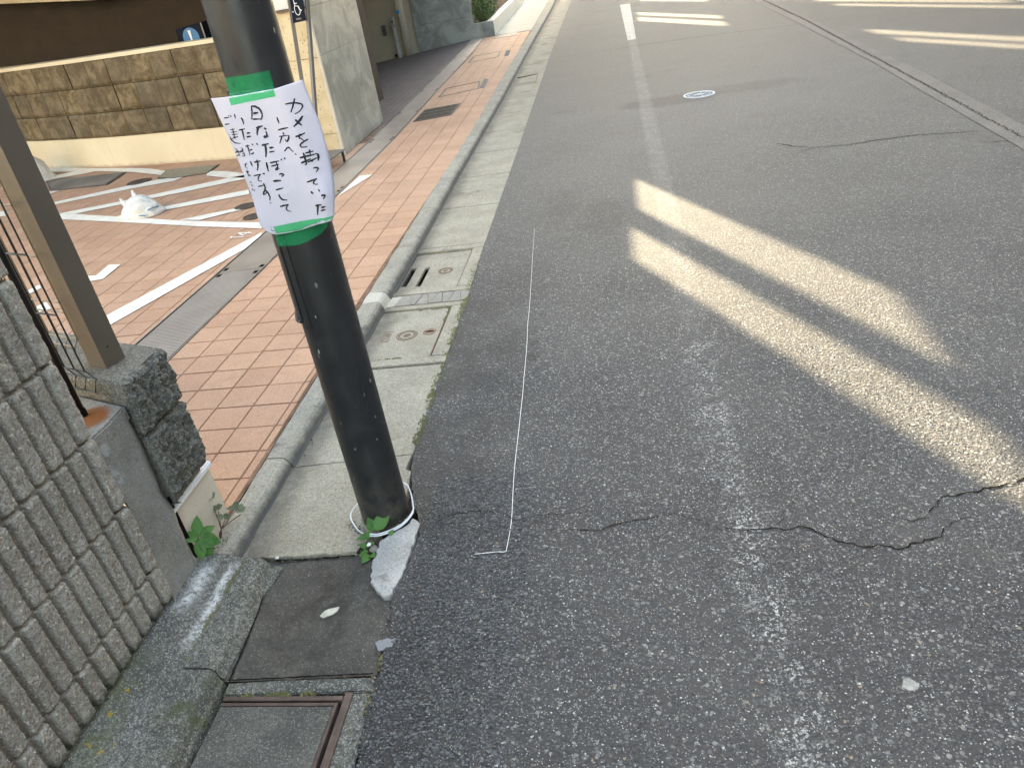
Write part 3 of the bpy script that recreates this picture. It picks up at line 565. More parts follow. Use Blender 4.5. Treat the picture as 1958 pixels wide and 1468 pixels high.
road = ob('road', sheet([(p[0]-0.0, p[1]) for p in road_poly], 0.006), ASPHALT); tag(road, kind='structure')
ground = ob('ground', sheet([(-400, -400), (400, -400), (400, 400), (-400, 400)], -0.60), OLD_CONC); tag(ground, kind='structure')
sub = ob('gutter_bed', box(-1.30, -0.4, -8, 60, -0.42, -0.30), OLD_CONC); tag(sub, kind='structure')
# long resurfaced joint down the middle
U, L_ = D['seamU'], D['seamL']
us = [(2.50, 40), (2.50, 14.7), (2.52, 11.0), (2.485, 7.1), (2.42, 5.16), (2.30, 1.5), (2.25, -3)]
ls = [(2.15, -3), (2.17, 1.5), (2.208, 4.63), (2.248, 6.2), (2.298, 7.7), (2.322, 11.36), (2.318, 15.06), (2.30, 40)]
ob('resurfaced_joint', sheet(us+ls, 0.010), SMOOTH_ASPHALT, road)
def crack(key, wmax, seed, z=0.0085, name='crack', jit=0.010):
    ob(name, ribbon(key, lambda t: wmax*(0.35+0.65*math.sin(math.pi*min(max(t, .04), .96))), z, jit*0.45, 0.012, seed), CRACK, road)
crack(D['crackA1'], .003, 1); crack(D['crackA2'], .0022, 2); crack(D['crackA3'], .003, 3); crack(D['crackA4'], .0048, 4); crack(D['crackB'], .0052, 5)
crack([(-.436, 1.705), (-.41, 1.69), (-.393, 1.668)], .002, 21); crack([(.073, 1.669), (.10, 1.645), (.13, 1.63), (.152, 1.61)], .0022, 22); crack([(-.235, 1.691), (-.20, 1.69), (-.15, 1.70)], .0016, 23); crack([(.30, 1.592), (.34, 1.63), (.35, 1.66)], .0014, 24)
crack(D['crackC'], .008, 6, jit=.02); crack(D['crackC2'], .006, 7); crack(D['crackD'], .013, 8, jit=.03)
sm = [(2.27, 3.2)]+list(reversed(D['seam']))+[(2.44, 18), (2.42, 30)]
crack(sm, .013, 9, z=0.0135, jit=.03)
crack([(0.62, 1.615), (0.66, 1.60), (0.70, 1.61)], .003, 12); crack([(1.0, 5.45), (1.1, 5.3), (1.2, 5.22)], .008, 13)
ob('worn_white_line', sheet([(0.117, 18.0), (0.152, 12.0), (0.273, 12.0), (0.327, 17.9)], 0.010), WORN_WHITE, road)
ob('worn_white_line', sheet([(0.05, 30.0), (0.09, 22.0), (0.26, 22.0), (0.25, 30.0)], 0.010), WORN_WHITE, road)
ob('worn_white_line', sheet([(4.5, 8.0), (4.57, 8.0), (5.2, 30.0), (5.1, 30.0)], 0.010), WORN_WHITE, road)
# chips standing slightly proud of the near asphalt
def chips(x0, x1, y0, y1, n, rmin, rmax, seed):
    rnd = random.Random(seed); V = []; F = []
    for _ in range(n):
        x, y = rnd.uniform(x0, x1), rnd.uniform(y0, y1); r = rnd.uniform(rmin, rmax); k = 5; a0 = rnd.uniform(0, 6.3); h = r*rnd.uniform(.25, .6)
        b = len(V); q = rnd.uniform(.6, 1)
        tx, ty = rnd.uniform(-.3, .3), rnd.uniform(-.3, .3)
        for i in range(k):
            t = a0+2*math.pi*i/k+rnd.uniform(-.3, .3); V.append((x+r*math.cos(t), y+r*q*math.sin(t), .005))
        for i in range(k):
            t = a0+2*math.pi*i/k; V.append((x+r*.62*math.cos(t), y+r*.62*q*math.sin(t), .006+h*(1+tx*math.cos(t)+ty*math.sin(t))))
        for i in range(k): j = (i+1) % k; F.append((b+i, b+j, b+k+j, b+k+i))
        F.append(tuple(b+k+i for i in range(k)))
    return mesh(V, F)
def M_chip(name, a, b):
    t = NT(name, 0.6, 0.4); v = t.vor(120.0); sc = t.n('ShaderNodeSeparateColor', Color=v.outputs['Color']).outputs
    t.color(t.mix(sc[0], a, b)); return t.m
CH1 = M_chip('dark_aggregate', (0.03, 0.03, 0.033), (0.135, 0.14, 0.142)); CH2 = M_chip('pale_aggregate', (0.20, 0.20, 0.19), (0.58, 0.56, 0.50))
g1 = ob('aggregate', chips(-0.66, 1.15, 0.86, 2.6, 11000, .0018, .0042, 5), CH1, road); tag(g1, kind='stuff')
g2 = ob('aggregate', chips(-0.66, 1.15, 0.86, 2.6, 700, .0015, .0030, 6), CH2, road); tag(g2, kind='stuff')
g3 = ob('aggregate', chips(-0.66, -0.34, 0.9, 1.9, 3500, .003, .0065, 8), CH1, road); tag(g3, kind='stuff')

# ================================================================== GUTTER and KERB
gutter = empty('gutter', (-1.0, 2, 0), kind='structure')
def jag(poly, step=.012, amp=.003, seed=1, open_=False):
    rnd = random.Random(seed); out = []
    for a, b in zip(poly, poly[1:]+([] if open_ else poly[:1])):
        a, b = Vector(a), Vector(b); n = max(1, int((b-a).length/step))
        for i in range(n): p = a.lerp(b, i/n); out.append((p.x+rnd.uniform(-amp, amp), p.y+rnd.uniform(-amp, amp)))
    return out
def slab(y0, y1, xi=None, z=0.004, nm='gutter_slab', mat=None):
    g = 0.004
    xs = [(lerp(GUT_IN, y0)-0.02, y0+g), (lerp(GUT_OUT, y0), y0+g), (lerp(GUT_OUT, y1), y1-g), (lerp(GUT_IN, y1)-0.02, y1-g)]
    return ob(nm, prism(xs, -0.05, z, 0.003), mat or GUTTER, gutter)
# broken first slab: ragged front edge and edge along the asphalt
s0 = [(-1.225, 1.545), (-1.15, 1.557), (-1.107, 1.556), (-1.06, 1.560), (-1.006, 1.557), (-0.95, 1.563), (-0.90, 1.560), (-0.845, 1.568), (-0.835, 1.60), (-0.80, 1.665), (-0.765, 1.70), (-0.735, 1.74),
      (-0.752, 1.80), (-0.763, 1.90), (-0.768, 1.94), (-0.79, 1.955), (-0.787, 2.033), (-1.225, 1.997)]
ob('gutter_slab', prism(jag(s0[:9], .012, .0025, 2, True)+s0[9:], -0.05, 0.007, 0.0015), GUTTER, gutter)
ob('gutter_slab', prism([(-1.225, 2.003), (-.786, 2.040), (lerp(GUT_OUT, 2.67), 2.668), (-1.225, 2.668)], -.05, .004, .002), GUTTER, gutter)
JY = [4.085, 4.822, 5.558, 6.291, 7.036, 7.827, 8.6, 9.4, 10.17, 11.03, 11.9, 12.75, 13.5, 14.3, 15.1, 16, 17, 18, 19, 20, 21, 22, 23, 24]
for a, b in zip(JY, JY[1:]): slab(a, b)
ob('gutter_slab', prism([(lerp(GUT_IN, 24), 24), (lerp(GUT_OUT, 24), 24), (lerp(GUT_OUT, 60), 60), (lerp(GUT_IN, 60), 60)], -.05, .004), GUTTER, gutter)
kerb = empty('kerb', (-1.26, 2, 0), kind='structure')
WARM_MORTAR = M_concrete('warm_mortar', (0.46, 0.43, 0.36), (0.58, 0.55, 0.47), grain=0.3, gscale=260).m
KTOP = 0.05
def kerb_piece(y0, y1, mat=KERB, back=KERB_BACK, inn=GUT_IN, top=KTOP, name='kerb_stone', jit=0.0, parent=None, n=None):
    prof = lambda xb, xi: [(xb, -0.05), (xb, top-0.004), (xb+0.006, top), (xi-0.034, top), (xi-0.022, top-0.004), (xi-0.012, top-0.013), (xi-0.006, top-0.026), (xi-0.002, 0.012), (xi+0.004, 0.004), (xi+0.004, -0.05)]
    n = n or max(2, int((y1-y0)/0.04) if y0 < 5 else 3); rings = []; bm = bmesh.new()
    for i in range(n+1):
        y = y0+0.003+(y1-y0-0.006)*i/n
        P = prof(lerp(back, y), lerp(inn, y))
        rings.append([bm.verts.new((p[0]+noise.noise(Vector((p[0]*9, y*9, p[1]*9)))*jit, y, p[1]+noise.noise(Vector((p[0]*12+5, y*12, 3)))*jit*.5)) for p in P])
    for A, B in zip(rings, rings[1:]):
        for k in range(len(A)-1): bm.faces.new((A[k], A[k+1], B[k+1], B[k]))
    bm.faces.new(rings[0]); bm.faces.new(list(reversed(rings[-1])))
    o = ob(name, bm_mesh(bm), mat, parent or kerb); 
    return o
KJ = [1.53, 2.0, 2.66, 3.27, 3.39, 4.05, 4.74, 5.43, 6.07, 6.75, 7.52, 8.2, 8.9, 9.6, 10.3, 11, 11.7, 12.4, 13.1, 13.8, 14.5, 15.2, 16, 17, 18, 19, 20, 21, 22, 23, 24]
for a, b in zip(KJ, KJ[1:]):
    if abs(a-3.27) < .01: kerb_piece(a, b, WARM_MORTAR, jit=.012, name='mortar_joint', n=6)
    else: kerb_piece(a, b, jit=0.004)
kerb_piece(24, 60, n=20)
# dark earth line between tiles and kerb
ob('soil_joint', mesh([(lerp(KERB_BACK, y)-dx, y, 0.0445) for y in (1.5, 2, 3.4, 5.4, 7.5, 10.8, 15.2) for dx in (0.012, -0.003)], [(2*i, 2*i+1, 2*i+3, 2*i+2) for i in range(6)]), CRACK, kerb)
# near kerb, patched mortar bed and the old frame
near_back = [(0.5, -1.165), (2, -1.165)]
kerb_piece(1.135, 1.522, OLD_CONC, near_back, [(1.13, -1.058), (1.25, -1.062), (1.40, -1.074), (1.53, -1.092)], 0.046, jit=.010)
kerb_piece(0.2, 1.132, OLD_CONC, [(0.2, -1.19), (1.13, -1.165)], [(0.2, -1.040), (0.9, -1.048), (1.13, -1.052)], 0.052, jit=.014)
ob('kerb_end', box(-1.262, -1.172, 1.513, 1.530, -0.02, 0.040, 0.004), OLD_CONC, kerb)
ob('kerb_end', box(-1.291, -1.20, 1.5305, 1.60, -0.02, 0.0495, 0.003), KERB, kerb) if False else None
patch_poly = [(-1.09, 1.135), (-0.90, 1.140), (-0.672, 1.150), (-0.672, 1.24), (-0.685, 1.33), (-0.70, 1.383), (-0.714, 1.386), (-0.767, 1.443), (-0.781, 1.54), (-0.79, 1.60), (-0.835, 1.60), (-0.845, 1.562), (-0.90, 1.553), (-1.006, 1.549), (-1.107, 1.549), (-1.12, 1.54)]
def patch_sheet():
    bm = bmesh.new(); f = bm.faces.new([bm.verts.new((p[0], p[1], -0.004)) for p in patch_poly]); bmesh.ops.triangulate(bm, faces=[f])
    for _ in range(4): bmesh.ops.subdivide_edges(bm, edges=bm.edges, cuts=1, use_grid_fill=True)
    for v_ in bm.verts: v_.co.z += noise.noise(Vector((v_.co.x*11, v_.co.y*11, 0)))*.003
    me = bm_mesh(bm)
    if me.polygons[0].normal.z < 0: me.flip_normals()
    return me
ob('mortar_patch', patch_sheet(), PATCH, gutter, smooth=True)
ob('mortar_sliver', prism([(-1.088, 1.40), (-1.075, 1.395), (-1.060, 1.45), (-1.052, 1.515), (-1.07, 1.53), (-1.085, 1.52)], -.03, 0.004, .002), OLD_CONC, gutter)
ob('white_mortar_slab', prism(jag([(-0.705, 1.705), (-0.685, 1.688), (-0.679, 1.63), (-0.683, 1.56), (-0.683, 1.494), (-0.690, 1.44), (-0.698, 1.39), (-0.712, 1.386), (-0.735, 1.405), (-0.767, 1.443), (-0.779, 1.50), (-0.783, 1.555), (-0.785, 1.605), (-0.76, 1.635), (-0.72, 1.67)], .012, .0042, 4), -0.03, 0.009, .0015), MORTAR, gutter)
ob('dark_seam', ribbon([(-1.046, 1.138), (-1.052, 1.25), (-1.062, 1.36), (-1.072, 1.42)], lambda t: .006*(1-t*.6), .0006, .0012, .01, 4), CRACK, gutter)
ob('dark_seam', ribbon([(-1.09, 1.549), (-1.0, 1.551), (-.90, 1.554), (-.85, 1.56)], lambda t: .006, .0006, .0015, .01, 5), CRACK, gutter)
ob('dark_seam', ribbon([(-1.05, 1.136), (-.95, 1.139), (-.80, 1.146), (-.68, 1.151)], lambda t: .004, .0022, .001, .01, 6), CRACK, gutter)
# front chamber: concrete rim, steel frame, lid
man = empty('access_chamber', (-0.9, 0.9, 0), 'concrete lid in a rusty brown steel frame, set in the near gutter below the patch', 'manhole')
ob('concrete_rim', prism([(-1.042, 1.092), (-0.72, 1.100), (-0.669, 1.10), (-0.668, 1.142), (-0.90, 1.136), (-1.042, 1.128)], -0.04, 0.002, .003), OLD_CONC, man)
ob('concrete_rim', prism([(-0.712, 0.3), (-0.655, 0.3), (-0.66, 1.0), (-0.668, 1.098), (-0.714, 1.098)], -0.04, 0.002, .003), OLD_CONC, man)
ob('frame', box(-0.733, -0.7135, 0.3, 1.098, -0.03, 0.0045, .0015), RUST_STEEL, man)
ob('frame', box(-1.036, -0.735, 1.078, 1.090, -0.03, 0.003, .0015), RUST_STEEL, man)
ob('lid_rim', box(-0.752, -0.7435, 0.3, 1.072, -0.03, 0.0025, .001), RUST_STEEL, man)
ob('lid_rim', box(-1.036, -0.7525, 1.064, 1.072, -0.03, 0.0025, .001), RUST_STEEL, man)
ob('lid', box(-1.034, -0.7535, 0.3, 1.0625, -0.03, 0.001, .001), LID, man)
ob('gap', box(-1.08, -0.7135, 0.3, 1.09, -0.035, -0.031), PIT, man)

# ================================================================== ledge at the wall foot
def ledge():
    bm = bmesh.new(); ny, nx = 60, 14; G_ = []
    for i in range(ny+1):
        y = 0.1+(1.512-0.1)*i/ny; xb = -1.150-0.02*max(0, (1.13-y))
        row = []
        for j in range(nx+1):
            x = -1.30+(xb+1.30)*j/nx; z = 0.052+0.036*(1-j/nx)
            if j == nx: z = 0.040
            row.append(bm.verts.new((x, y, z+noise.noise(Vector((x*22, y*14, 1)))*.004)))
        G_.append(row)
    for A, B in zip(G_, G_[1:]):
        for j in range(nx): bm.faces.new((A[j], A[j+1], B[j+1], B[j]))
    me = bm_mesh(bm)
    if me.polygons[0].normal.z < 0: me.flip_normals()
    return me
lg = ob('concrete_ledge', ledge(), LEDGE, smooth=True); tag(lg, kind='structure')

# ================================================================== TILED PAVEMENT
pav = empty('tiled_pavement', (-1.7, 3, 0), kind='structure')
ZT = 0.050; P_ = 0.157
gy_ = (0.6, 1.0, 3.4, 7.5, 10.8, 15.2)
ob('grout_bed', mesh([(lerp(KERB_BACK, y)-0.001, y, .0462) for y in gy_]+[(lerp(STRIP_R, y)-.01, y, .0462) for y in gy_], [(i, i+1, 7+i, 6+i) for i in range(5)]), GROUT, pav)
ob('grout_bed', sheet([(-2.37, 0.6), (-2.37, 4.0), (-2.35, 7.3), (-2.40, 8.0), (-3.4, 8.0), (-6.6, 9.0), (-12, 11.2), (-12, 0.6)], .0460), GROUT, pav)
def drift(y): return -0.022*max(0.0, y-6.5)
def cell_poly(c0, c1, y0, y1, g=0.0024):
    return [(c0+drift(y0)+g, y0+g), (c1+drift(y0)-g, y0+g), (c1+drift(y1)-g, y1-g), (c0+drift(y1)+g, y1-g)]
def curve_y(x):      # foot line of the curved wall
    T_ = [(-12, 11.6), (-9, 9.6), (-6.53, 8.10), (-6.14, 7.93), (-5.365, 7.62), (-4.62, 7.40), (-3.77, 7.18), (-2.9, 7.03), (-2.0, 6.9)]
    return lerp(T_, x)
cells = []
ny0, ny1 = 6, 96
for j in range(ny0, ny1):
    y0 = 0.0125+j*P_; y1 = y0+P_
    yc = (y0+y1)/2
    if yc > 15.1: break
    # walkway: columns between the steel strip and the kerb
    for k in range(0, 6):
        c1 = -1.339-k*P_; c0 = c1-P_
        lim = lerp(STRIP_R, yc)+0.006-drift(yc)
        if c1 < lim: continue
        cells.append((max(c0, lim), c1, y0, y1))
    kb = lerp(KERB_BACK, yc)-0.012-drift(yc)
    if kb > -1.339+0.012: cells.append((-1.339, kb, y0, y1))
    # parking court beyond the strip
    if yc < 8.2:
        for k in range(0, 45):
            c1 = -1.339-k*P_; c0 = c1-P_
            lim = lerp(STRIP_L, yc)-0.008
            if c0 > lim: continue
            xm = (c0+min(c1, lim))/2
            if yc > curve_y(xm)+0.1: continue
            if yc < 1.7 and xm > -2.6: continue
            ang = math.degrees(math.atan2(-xm, yc))
            if ang > 66: continue
            cells.append((c0, min(c1, lim), y0, y1))
def cdist(c): return math.hypot((c[0]+c[1])/2, (c[2]+c[3])/2)
cells.sort(key=cdist)
std = {}
def tile_mesh(wd, ln):
    key = (round(wd, 4), round(ln, 4))
    if key not in std: std[key] = prism([(-wd/2, -ln/2), (wd/2, -ln/2), (wd/2, ln/2), (-wd/2, ln/2)], -0.012, 0.0, 0.0015); std[key].materials.append(TILE)
    return std[key]
tr = random.Random(11)
near_cells = [c for c in cells if c[3] < 6.6]; near_cells = near_cells[:300]; ns = set(near_cells)
for c in near_cells:
    wd, ln = c[1]-c[0]-0.0048, c[3]-c[2]-0.0048
    if wd < 0.01: continue
    o = ob('tile', tile_mesh(wd, ln), None, pav, loc=((c[0]+c[1])/2+drift(c[2]), (c[2]+c[3])/2, ZT+tr.uniform(-.0007, .0007)))
V = []; F = []
for c in cells:
    if c in ns: continue
    if c[1]-c[0] < 0.02: continue
    q = cell_poly(*c); b = len(V); dz = tr.uniform(-.0006, .0006)
    V += [(p[0], p[1], 0.044) for p in q]+[(p[0], p[1], ZT+dz) for p in q]
    F += [(b+4, b+5, b+6, b+7), (b, b+1, b+5, b+4), (b+1, b+2, b+6, b+5), (b+2, b+3, b+7, b+6), (b+3, b, b+4, b+7)]
tag(ob('far_tiles', mesh(V, F), TILE, pav), kind='stuff')
# painted bay markings
MK = D['marks']; ZM = 0.0545
for k in ('long_line', 'arc', 'top', 's0', 'right', 's1', 's2', 's3', 's4', 's0b', 'L', 'f1', 'f2', 'f3'):
    poly = MK[k]
    z = ZM+0.0007*(hash(k) % 3) if False else ZM+{'top': .0010, 's0': .0018, 'right': .0010, 's3': .001, 's4': .0018, 's2': .001}.get(k, 0)
    ob('painted_line', sheet(poly, z), PARK_PAINT, pav)
ob('painted_line', sheet(MK['tri'], ZM), PARK_PAINT, pav)
def strokes_on_ground(strokes, wd, z, name, mat, parent):
    V = []; F = []
    for s in strokes:
        P = [Vector((p[0], p[1])) for p in s]; b = len(V)
        for i, p in enumerate(P):
            d = (P[min(i+1, len(P)-1)]-P[max(i-1, 0)]).normalized(); n = Vector((-d.y, d.x))*wd/2
            V += [(p.x+n.x, p.y+n.y, z), (p.x-n.x, p.y-n.y, z)]
            if i: F.append((b+2*i-2, b+2*i-1, b+2*i+1, b+2*i))
        z += 0.0004
    me = mesh(V, F); return ob(name, me, mat, parent)
# bay number 14
strokes_on_ground([[(-2.612, 4.588), (-2.503, 4.561)], [(-2.616, 4.608), (-2.600, 4.572)]], .0135, ZM, 'bay_number', PARK_PAINT, pav)
strokes_on_ground([[(-2.593, 4.671), (-2.479, 4.633)], [(-2.588, 4.666), (-2.530, 4.600)], [(-2.533, 4.597), (-2.505, 4.662)]], .0125, ZM+.0002, 'bay_number', PARK_PAINT, pav)
# covers set into the court
def flat_cover(poly, name, label, mat, z1=0.0562, rim=DARK_STEEL, group=None):
    c = (sum(p[0] for p in poly)/len(poly), sum(p[1] for p in poly)/len(poly))
    t = empty(name, (c[0], c[1], 0.05), label, 'cover')
    big = [(c[0]+(p[0]-c[0])*1.0, c[1]+(p[1]-c[1])*1.0) for p in poly]; sm = [(c[0]+(p[0]-c[0])*.94, c[1]+(p[1]-c[1])*.94) for p in poly]
    ob('rim', prism(big, .03, z1, .001), rim, t); ob('lid', prism(sm, z1+0.0005, z1+.003, .001), mat, t)
flat_cover(MK['plate'], 'pit_cover', 'large dull grey pit cover in the tiles, left of the round lid', M_simple('worn_grey_plate', (0.19, 0.165, 0.14), 0.7, 0.3, var=0.3, vscale=3, bump=.001), 0.058)
flat_cover([MK['pplate'][i] for i in (0, 1, 2, 3, 4)], 'chequer_cover', 'patterned grey-olive steel cover in the tiles just under the cream wall foot', M_simple('olive_plate', (0.24, 0.21, 0.15), 0.55, 0.4, var=0.3, vscale=60, bump=.002, bscale=60), 0.058)
def round_lid(cx, cy, r, label):
    t = empty('round_lid', (cx, cy, .05), label, 'manhole')
    ob('rim', disc_ring(cx, cy, .052, r*.86, r, .0055), DARK_STEEL, t); ob('lid', disc(cx, cy, .05, .0562, r*.85), DARK_STEEL, t)
    for k in range(3): ob('rib', disc_ring(cx, cy, .0563, r*(.2+.2*k), r*(.26+.2*k), .0012, 28), RUST_STEEL, t)
round_lid(-4.515, 6.69, .115, 'round iron lid between the two white stripes right of the big grey pit cover')
round_lid(-2.83, 5.33, .085, 'upper small round iron lid by the paper notice, beside a white stripe end')
round_lid(-2.64, 5.03, .075, 'lower small round iron lid just above the painted bay number')

# ================================================================== STEEL DRAIN STRIP
SJ = [0.9, 2.35, 3.927, 5.5, 7.12, 8.40, 9.74, 11.12, 12.56, 13.9, 15.15]
strip = empty('drain_channel', (-2.25, 4, .05), 'long brown steel drain cover strip between the walkway tiles and the parking court', 'drain cover')
for i, (a, b) in enumerate(zip(SJ, SJ[1:])):
    xs = lambda y, f: lerp(STRIP_L, y)*(1-f)+lerp(STRIP_R, y)*f
    m_ = STRIP_RIB if b < 5.2 else STRIP_PLAIN
    def q(f0, f1, y0, y1): return [(xs(y0, f0), y0), (xs(y0, f1), y0), (xs(y1, f1), y1), (xs(y1, f0), y1)]
    h = 0.052
    # panel with square lifting holes at both ends, next to both edges
    for (f0, f1, y0, y1) in ((0.035, .965, a+.075, b-.075), (.035, .05, a+.004, a+.075), (.15, .85, a+.004, a+.075), (.95, .965, a+.004, a+.075), (.05, .15, a+.004, a+.025), (.85, .95, a+.004, a+.025),
                             (.035, .05, b-.075, b-.004), (.15, .85, b-.075, b-.004), (.95, .965, b-.075, b-.004), (.05, .15, b-.025, b-.004), (.85, .95, b-.025, b-.004)):
        pass
    bm = bmesh.new()
    for (f0, f1, y0, y1) in ((0.035, .965, a+.070, b-.070), (.035, .05, a+.004, a+.070), (.15, .85, a+.004, a+.070), (.95, .965, a+.004, a+.070), (.05, .15, a+.004, a+.022), (.85, .95, a+.004, a+.022),
                             (.035, .05, b-.070, b-.004), (.15, .85, b-.070, b-.004), (.95, .965, b-.070, b-.004), (.05, .15, b-.022, b-.004), (.85, .95, b-.022, b-.004)):
        Q = q(f0, f1, y0, y1)
        bo = [bm.verts.new((p[0], p[1], .046)) for p in Q]; to = [bm.verts.new((p[0], p[1], h)) for p in Q]
        bm.faces.new(to)
        for k in range(4): bm.faces.new((bo[k], bo[(k+1) % 4], to[(k+1) % 4], to[k]))
    ob('cover_panel', bm_mesh(bm), m_, strip)
for f in (0.0, 1.0):
    tb = STRIP_L if f == 0 else STRIP_R
    pts = [(lerp(tb, y), y, .0505) for y in (.9, 3, 5, 7.1, 8.4, 9.7, 12.5, 15.15)]
    ob('edge_angle', mesh([(p[0]-(.006 if f == 0 else -.001), p[1], z) for p in pts for z in (.04, .0535)]+[(p[0]+(.001 if f == 0 else .006)-(0), p[1], .0535) for p in pts],
       [(2*i, 2*i+2, 2*i+3, 2*i+1) for i in range(7)]+[(2*i+1, 2*i+3, 16+i+1, 16+i) for i in range(7)]), STEEL, strip)
ob('channel_pit', mesh([(lerp(STRIP_L, y)+.001, y, .0475) for y in (.9, 3, 5, 7.1, 8.4, 9.7, 12.5, 15.15)]+[(lerp(STRIP_R, y)-.001, y, .0475) for y in (.9, 3, 5, 7.1, 8.4, 9.7, 12.5, 15.15)], [(i, 8+i, 9+i, i+1) for i in range(7)]), PIT, strip)

# storm grate in the walkway
gr = empty('storm_grate', (-1.9, 8.1, .05), 'dark slotted iron grate set in the orange walkway tiles', 'drain grate')
gq = [(-2.083, 7.79), (-1.70, 7.87), (-1.705, 8.48), (-2.09, 8.38)]
def gl(u, v_): a = Vector(gq[0]).lerp(Vector(gq[1]), u); b = Vector(gq[3]).lerp(Vector(gq[2]), u); return a.lerp(b, v_)
ob('pit', sheet(gq, .0525), PIT, gr)
for (u0, u1, v0, v1) in ((0, 1, 0, .06), (0, 1, .94, 1), (0, .04, .06, .94), (.96, 1, .06, .94), (.04, .96, .34, .38), (.04, .96, .64, .68)):
    ob('frame', prism([gl(u0, v0), gl(u1, v0), gl(u1, v1), gl(u0, v1)], .0526, .0575), DARK_STEEL, gr)
for k in range(14):
    u = .075+k*.064; ob('bar', prism([gl(u, .06), gl(u+.028, .06), gl(u+.028, .94), gl(u, .94)], .0526, .0565), DARK_STEEL, gr)
# tile-filled access frames: thin dark outlines
def outline(poly, label, wd=.018):
    t = empty('tile_filled_cover', (poly[0][0], poly[0][1], .05), label, 'cover')
    n = len(poly)
    for i in range(n):
        a, b = Vector(poly[i]), Vector(poly[(i+1) % n]); d = (b-a).normalized(); nn = Vector((-d.y, d.x))*wd/2
        ob('frame', prism([a+nn, b+nn, b-nn, a-nn], .045, .0535+.0002*i), RUST_STEEL, t)
outline([(-2.075, 9.12), (-1.64, 9.32), (-1.70, 9.86), (-2.09, 9.68)], 'thin dark frame of a tile-filled cover just beyond the slotted grate')
outline([(-2.155, 11.82), (-1.74, 12.0), (-1.78, 12.62), (-2.18, 12.5)], 'thin dark frame of a tile-filled cover, the farther one along the walkway')
for q_, lb in (([(-1.629, 9.356), (-1.571, 9.32), (-1.60, 9.93), (-1.668, 10.02)], 'small grey plate at the kerb edge of the walkway, nearer one'), ([(-1.651, 12.01), (-1.578, 11.95), (-1.614, 12.55), (-1.69, 12.62)], 'small grey plate at the kerb edge of the walkway, farther one')):
    tag(ob('valve_plate', prism(q_, .045, .0545, .001), M_simple('matt_grey_plate', (.20, .19, .18), .95, .08)), lb, 'cover')
fg = empty('crossing_grate', (-2.0, 14.9, .05), 'row of dark grating panels across the far end of the orange tiles', 'drain grate')
for k in range(4):
    u0 = k*.25+.01; u1 = (k+1)*.25-.01
    a, b, c_, d_ = (Vector(p) for p in ((-2.16, 14.62), (-1.74, 14.68), (-1.77, 15.16), (-2.19, 15.10)))
    lo0, lo1, hi0, hi1 = a.lerp(b, u0), a.lerp(b, u1), d_.lerp(c_, u0), d_.lerp(c_, u1)
    ob('panel', prism([lo0, lo1, hi1, hi0], .045, .0545, .001), M_simple('grate_tone', (0.16, 0.13, 0.11), .6, .3, var=.3, vscale=60), fg)

# ================================================================== DRAIN CHAMBERS IN THE GUTTER
def ring_box(t, ya, yb, xa_i, xo_f, lidq, mat=GUTTER):
    """concrete surround with a hole for the lid; outer edge follows the gutter"""
    lx0, lx1, ly0, ly1 = lidq
    gi = lambda y: lerp(GUT_IN, y)-.02; go = lambda y: lerp(GUT_OUT, y)-.001
    ob('surround', prism([(gi(ya), ya), (go(ya), ya), (go(ly0), ly0), (gi(ly0), ly0)], -.05, .0065, .003), mat, t)
    ob('surround', prism([(gi(ly1), ly1), (go(ly1), ly1), (go(yb), yb), (gi(yb), yb)], -.05, .0065, .003), mat, t)
    ob('surround', prism([(lx1, ly0+.0004), (go(ly0), ly0+.0004), (go(ly1), ly1-.0004), (lx1, ly1-.0004)], -.05, .0062, .003), mat, t)
bA = empty('slotted_drain_cover', (-1.03, 3.74, 0), 'concrete gutter drain cover with two dark slots by the kerb', 'drain cover')
ring_box(bA, 3.425, 4.080, 0, 0, (-1.25, -0.882, 3.475, 4.015))
def rrect(x0, x1, y0, y1, r, n=4):
    P = []
    for cx, cy, a0 in ((x1-r, y1-r, 0), (x0+r, y1-r, 90), (x0+r, y0+r, 180), (x1-r, y0+r, 270)):
        for k in range(n+1): a = R(a0+90*k/n); P.append((cx+r*math.cos(a), cy+r*math.sin(a)))
    return P
def lid_with_slots(x0, x1, y0, y1, slots, z, name, parent, mat):
    bm = bmesh.new(); xs = sorted({x0, x1, *[s[0] for s in slots], *[s[1] for s in slots]}); ys = sorted({y0, y1, *[s[2] for s in slots], *[s[3] for s in slots]})
    for a, b in zip(xs, xs[1:]):
        for c, d in zip(ys, ys[1:]):
            if any(s[0] <= a and b <= s[1] and s[2] <= c and d <= s[3] for s in slots): continue
            bm_box(bm, a, b, c, d, z-.014, z)
    bmesh.ops.remove_doubles(bm, verts=bm.verts, dist=1e-5)
    dup = {}
    for f in list(bm.faces):
        k = tuple(round(v, 4) for v in f.calc_center_median())
        dup.setdefault(k, []).append(f)
    bmesh.ops.delete(bm, geom=[f for fs in dup.values() if len(fs) > 1 for f in fs], context='FACES')
    return ob(name, bm_mesh(bm), mat, parent)
lid_with_slots(-1.215, -0.892, 3.482, 4.005, [(-1.200, -1.168, 3.562, 3.815), (-1.118, -1.090, 3.548, 3.808)], -.004, 'lid', bA, GUTTER)
ob('pit', box(-1.216, -.885, 3.478, 4.01, -.26, -.25), PIT, bA)
ob('lid_groove', box(-.8895, -.8855, 3.482, 4.005, -.05, .001, .001), EMBLEM, bA)
